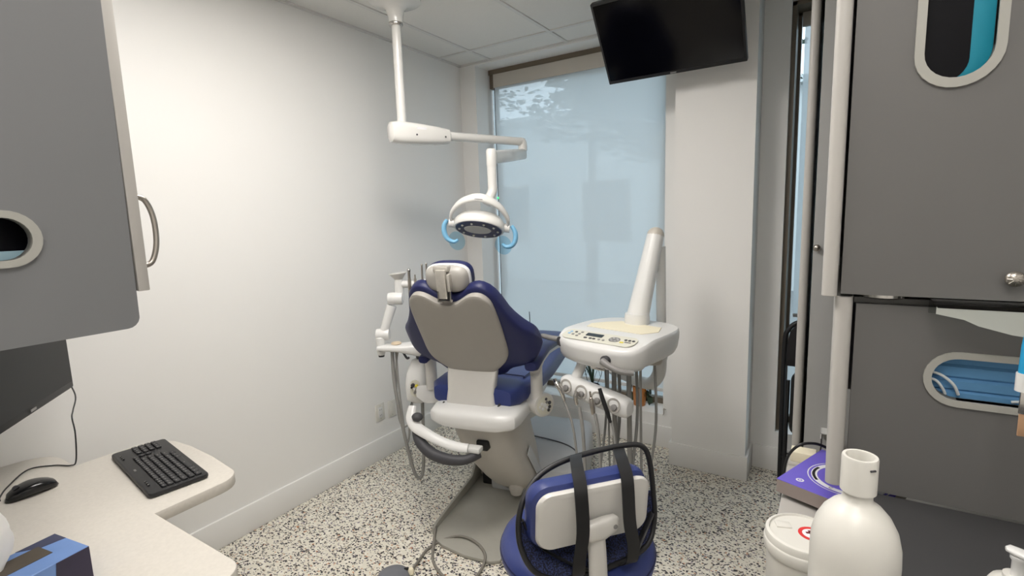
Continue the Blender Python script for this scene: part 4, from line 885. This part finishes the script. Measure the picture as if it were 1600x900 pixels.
# head: ring tilted towards the patient's mouth, yoke over it, two handles
hx_ = Vector((.846, .533, 0)).normalized()          # across
hn = (Vector((.22, -.42, -.88))).normalized(); hn = (hn-hx_*hn.dot(hx_)).normalized()   # light direction
hn = (hn+hx_*(-.14)).normalized(); hx_ = (hx_-hn*hx_.dot(hn)).normalized(); hu = hx_.cross(hn).normalized()
if hu.z < 0: hu = -hu
def hp(a, b, c): return HC+hx_*a+hu*b+hn*c
hs_ = G().loft([(hp(0, .01, -.05), hx_*.07, hu*.045), (hp(0, .005, -.04), hx_*.115, hu*.082), (hp(0, 0, -.01), hx_*.137, hu*.103), (hp(0, 0, .02), hx_*.137, hu*.104), (hp(0, 0, .028), hx_*.130, hu*.098)], 40, 1.0).done('head_shell', 'lamp_white', ol)
G().loft([(hp(0, 0, .024), hx_*.126, hu*.094), (hp(0, 0, .031), hx_*.122, hu*.090)], 40, 1.0).done('reflector_ring', 'ledring', hs_)
G().loft([(hp(-.005, .004, .028), hx_*.075, hu*.045), (hp(-.005, .004, .034), hx_*.07, hu*.041)], 36, 1.0).done('lens', 'led', hs_)
for k in range(10):
    a = 2*math.pi*k/10; G().sphere(tuple(hp(.102*math.cos(a), .07*math.sin(a), .031)), .007, u=10, v=6).done('led_bead', 'led', hs_)
yk = [hp(-.152, -.005, .0), hp(-.148, .05, -.03), hp(-.10, .115, -.06), hp(-.03, .150, -.075), hp(.03, .150, -.075), hp(.10, .115, -.06), hp(.148, .05, -.03), hp(.152, -.005, .0)]
G().tube(yk, [.013, .017, .021, .026, .026, .021, .017, .013], 14, smooth=6, flat=(.55, 1)).done('yoke', 'lamp_white', ol)
G().prism([(.03*math.cos(a), .011*math.sin(a)) for a in [2*math.pi*k/20 for k in range(20)]], hp(0, .158, -.062), hx_, hu, .004 if hx_.cross(hu).dot(hn) > 0 else -.004).done('badge', 'grey', ol)
for s in (-1, 1):
    G().lathe([(.0, -.03), (.02, -.03), (.024, -.01), (.024, .012), (0, .014)], hp(s*.15, -.006, .0), hx_*s, 18).done('yoke_pivot', 'lamp_white', ol)
    hw = lambda dx, dz: hp(s*dx, 0, 0)+Vector((0, 0, dz))
    G().tube([hw(.172, .012), hw(.19, -.02), hw(.19, -.06), hw(.172, -.092), hw(.14, -.102), hw(.118, -.088)], [.014, .019, .020, .018, .015, .011], 14, smooth=5, flat=(1, .7)).done('handle', 'bluehandle', ol)
    q_ = hw(.125, -.095)-hn.cross(hx_)*.0
    G().prism([(.045*math.cos(a), .05*math.sin(a)) for a in [2*math.pi*k/24 for k in range(24)]], q_, hx_, UZ, .0015).done('shield', 'shield', ol)

# ================================================================== TELEVISION
tv = thing('television', 'black flat television tilted down in front of the pillar', 'television', (-.746, 2.80, 2.23))
tl = R(38); td = Vector((0, -math.sin(tl), math.cos(tl))); tn = Vector((0, -math.cos(tl), -math.sin(tl)))
rot = Matrix((Vector((1, 0, 0)), -tn, td)).transposed()
def tp(a, b, c): return Vector((a, 0, 0))+td*b+tn*c
G().box(tp(0, .212, -.02), (.70, .036, .424), .004, rot=rot).done('housing', 'black', tv)
sc_ = G().box(tp(0, .216, -.0015), (.676, .003, .392), rot=rot).done('screen', 'screen', tv)
G().box(tp(.0, .009, -.001), (.03, .003, .006), rot=rot).done('logo', 'grey', tv)
G().box(tp(.0, .212, -.055), (.2, .05, .16), .006, rot=rot).done('mount_plate', 'black', tv)
G().tube([tp(0, .22, -.07), V(.05, .05, .20), V(.09, .185, .20)], .022, 14).done('mount_arm', 'black', tv)

# ================================================================== OPERATOR STOOL
SC = Vector((-.60, 1.255, 0)); bx_ = Vector((.65, .76, 0)).normalized(); by_ = Vector((-.76, .65, 0)).normalized()
st = thing('operator_stool', 'round navy stool with cream backed rest in the foreground', 'stool', tuple(SC), math.atan2(.76, .65))
# local x runs along the backrest, local -y points to the viewer
G().lathe([(.0, .515), (.15, .515), (.205, .525), (.222, .55), (.226, .57), (.218, .592), (.195, .606), (.14, .613), (.0, .612)], n=48).done('seat', 'vinyl', st)
G().tube([(.222*math.cos(a), .222*math.sin(a), .575) for a in [2*math.pi*k/48 for k in range(48)]], .0035, 6, closed=True).done('seat_piping', 'piping', st)
G().lathe([(.0, .485), (.13, .485), (.14, .515), (.0, .516)], n=32).done('seat_pan', 'black', st)
G().lathe([(.0, .09), (.028, .09), (.028, .30), (.02, .30), (.02, .49), (0, .49)], n=20).done('gas_lift', 'chrome', st)
for k in range(5):
    a = 2*math.pi*k/5+.3; lg = G().tube([(0, 0, .10), (.15*math.cos(a), .15*math.sin(a), .095), (.28*math.cos(a), .28*math.sin(a), .075)], [.03, .024, .016], 12).done('leg', 'grey', st)
    G().lathe([(.0, -.012), (.026, -.012), (.03, -.006), (.03, .006), (.026, .012), (0, .012)], (.29*math.cos(a), .29*math.sin(a), .03), (math.sin(a), -math.cos(a), 0), 18).done('caster', 'black', lg)
by0 = -.175      # backrest plane
def bow(x): return .35*(x+.028)**2
def pad(x0, x1, z0, z1, y0, y1, r, tilt, nm, m):
    out = rrect(x0, z0, x1, z1, r, 8); g = G(); rings = []
    cx, cz = (x0+x1)/2, (z0+z1)/2
    for f, y in ((.90, y0), (.97, y0+(y1-y0)*.12), (1.0, y0+(y1-y0)*.4), (1.0, y0+(y1-y0)*.6), (.97, y0+(y1-y0)*.88), (.90, y1)):
        rings.append([V(cx+(x-cx)*f, y+bow(x)+tilt*(z-.75), cz+(z-cz)*(f if f > .95 else .84)) for x, z in out])
    g._mk(rings); return g.done(nm, m, st)
pad(-.186, .124, .705, .862, by0-.018, by0+.006, .038, -.12, 'back_shell', 'cream')
pad(-.198, .132, .692, .874, by0+.004, by0+.06, .05, -.12, 'back_cushion', 'vinyl')
bk = G().tube([(0.0, -.02, .50), (-.01, -.12, .50), (-.03, -.19, .52), (-.036, -.212, .58), (-.038, -.212, .68), (-.04, -.208, .755)], [.022, .022, .022, .021, .02, .019], 14, smooth=5, flat=(1.15, .6)).done('back_stem', 'cream', st)
G().loft([((-.075, -.212, .756), (0, .010, 0), (0, 0, .016)), ((-.06, -.214, .757), (0, .016, 0), (0, 0, .026)), ((-.02, -.214, .760), (0, .016, 0), (0, 0, .028)), ((.01, -.210, .764), (0, .014, 0), (0, 0, .022)), ((.022, -.206, .766), (0, .007, 0), (0, 0, .010))], 22, .7).done('back_bracket', 'cream', bk)
G().lathe([(.0, 0), (.006, 0), (.006, .002), (0, .002)], (.005, -.2245, .763), (0, -1, 0), 12).done('screw', 'grey', bk)

# black lumbar frame strapped around the stool's backrest
lf = thing('lumbar_support', 'black wire lumbar support frame strapped to the stool backrest', 'back support', tuple(SC+Vector((0, 0, .60))), math.atan2(.76, .65))
ly = -.08
loop = [(-.205, ly-.04, .20), (-.155, ly-.012, .25), (-.08, ly, .278), (.03, ly, .292), (.12, ly-.01, .298), (.158, ly-.02, .29), (.172, ly-.03, .255), (.178, ly-.04, .17), (.176, ly-.05, .08), (.13, ly-.075, .03), (.0, ly-.10, .019), (-.12, ly-.10, .020), (-.19, ly-.085, .05), (-.218, ly-.06, .12)]
loop = [(x, y, z) for x, y, z in loop]
G().tube(loop, .0075, 10, smooth=6, closed=True).done('wire_frame', 'black', lf)
# mesh panel inside the loop
mm = bpy.data.materials.new('blue_mesh'); mm.use_nodes = True; nt = mm.node_tree; b = nt.nodes['Principled BSDF']
tc = nt.nodes.new('ShaderNodeTexCoord'); ck = nt.nodes.new('ShaderNodeTexVoronoi'); ck.inputs['Scale'].default_value = 260; nt.links.new(tc.outputs['Object'], ck.inputs['Vector'])
rp = nt.nodes.new('ShaderNodeValToRGB'); rp.color_ramp.elements[0].color = (.035, .05, .16, 1); rp.color_ramp.elements[1].color = (.006, .007, .015, 1); rp.color_ramp.elements[0].position = .3; rp.color_ramp.elements[1].position = .65
nt.links.new(ck.outputs['Distance'], rp.inputs[0]); nt.links.new(rp.outputs[0], b.inputs['Base Color']); b.inputs['Roughness'].default_value = .8
P = smooth_path(loop, 4, True); low = [p for p in P if p.z < .125]
g = G(); c0 = Vector((-.02, ly+.01, .13)); bm = g.bm
P2 = [p for p in P]; vs = [bm.verts.new(p) for p in P2]; vm = [bm.verts.new(p.lerp(c0, .5)+Vector((0, .02, 0))) for p in P2]; vc = bm.verts.new(c0+Vector((0, .03, 0)))
for k in range(len(P2)):
    j = (k+1) % len(P2)
    if P2[k].z > .16 and P2[j].z > .16: continue
    bm.faces.new((vs[k], vs[j], vm[j], vm[k]))
bmesh.ops.delete(bm, geom=[v for v in bm.verts if not v.link_faces], context='VERTS')
bmesh.ops.solidify(bm, geom=bm.faces[:], thickness=.002)
g.done('mesh_panel', mm, lf)
def strap(pts, wd, nm):
    Pq = smooth_path(pts, 6); g = G(); rows = []
    for i, p in enumerate(Pq):
        tt = (Pq[min(i+1, len(Pq)-1)]-Pq[max(i-1, 0)]).normalized(); sd = Vector((1, 0, 0)); nn = sd.cross(tt).normalized()
        rows.append([p-sd*wd/2-nn*.0015, p+sd*wd/2-nn*.0015, p+sd*wd/2+nn*.0015, p-sd*wd/2+nn*.0015])
    return g._mk(rows).done(nm, 'black', lf)
for x0, x1 in ((-.083, -.092), (.044, .056)):
    strap([(x0+.05, ly, .292), (x0+.036, -.11, .2945), (x0+.016, -.165, .291), (x0+.003, -.210, .268), (x0, -.2265, .17), (x1, -.224, .10), (x1, -.215, .05), (x1, -.185, .022)], .034, 'strap')
G().tube([(-.205, ly-.05, .17), (-.17, ly-.06, .10), (-.08, ly-.09, .04), (-.04, ly-.10, .024)], .006, 8, smooth=4, flat=(1.6, .6)).done('cross_strap', 'black', lf)
G().tube([(.17, ly-.05, .11), (.14, ly-.06, .07), (.09, ly-.09, .03)], .006, 8, smooth=4, flat=(1.6, .6)).done('cross_strap', 'black', lf)

# ================================================================== FOOT CONTROL
t = thing('foot_control', 'dark grey round foot control on the speckled floor', 'foot control', (-1.545, 1.405, 0))
G().lathe([(.0, 0), (.066, 0), (.070, .006), (.066, .016), (.05, .026), (.02, .031), (.0, .032)], n=36, sx=1).done('disc', mat('pedal_grey', (112, 114, 120), .5), t)
G().lathe([(.0, 0), (.012, 0), (.013, .016), (.009, .024), (0, .026)], (.052, .055, .006), n=16).done('cable_plug', 'mat', t)
G().box((.03, .05, .024), (.02, .012, .008), .002, rot=Rz(40)).done('clip', 'black', t)
cab = [(-1.493, 1.46, .018), (-1.52, 1.54, .009), (-1.539, 1.619, .008), (-1.522, 1.699, .010), (-1.45, 1.75, .026), (-1.355, 1.75, .026), (-1.268, 1.70, .026), (-1.239, 1.629, .010), (-1.238, 1.548, .008), (-1.309, 1.508, .008), (-1.398, 1.53, .008), (-1.476, 1.582, .008), (-1.535, 1.66, .02), (-1.575, 1.715, .03), (-1.60, 1.75, .03)]
tag(G().tube(cab, .0062, 10, smooth=8).done('foot_control_cable', mat('cable_grey', (124, 120, 112), .5)), 'grey cable looped on the floor behind the foot control', 'cord')
for o in WORLD: del o['_w']
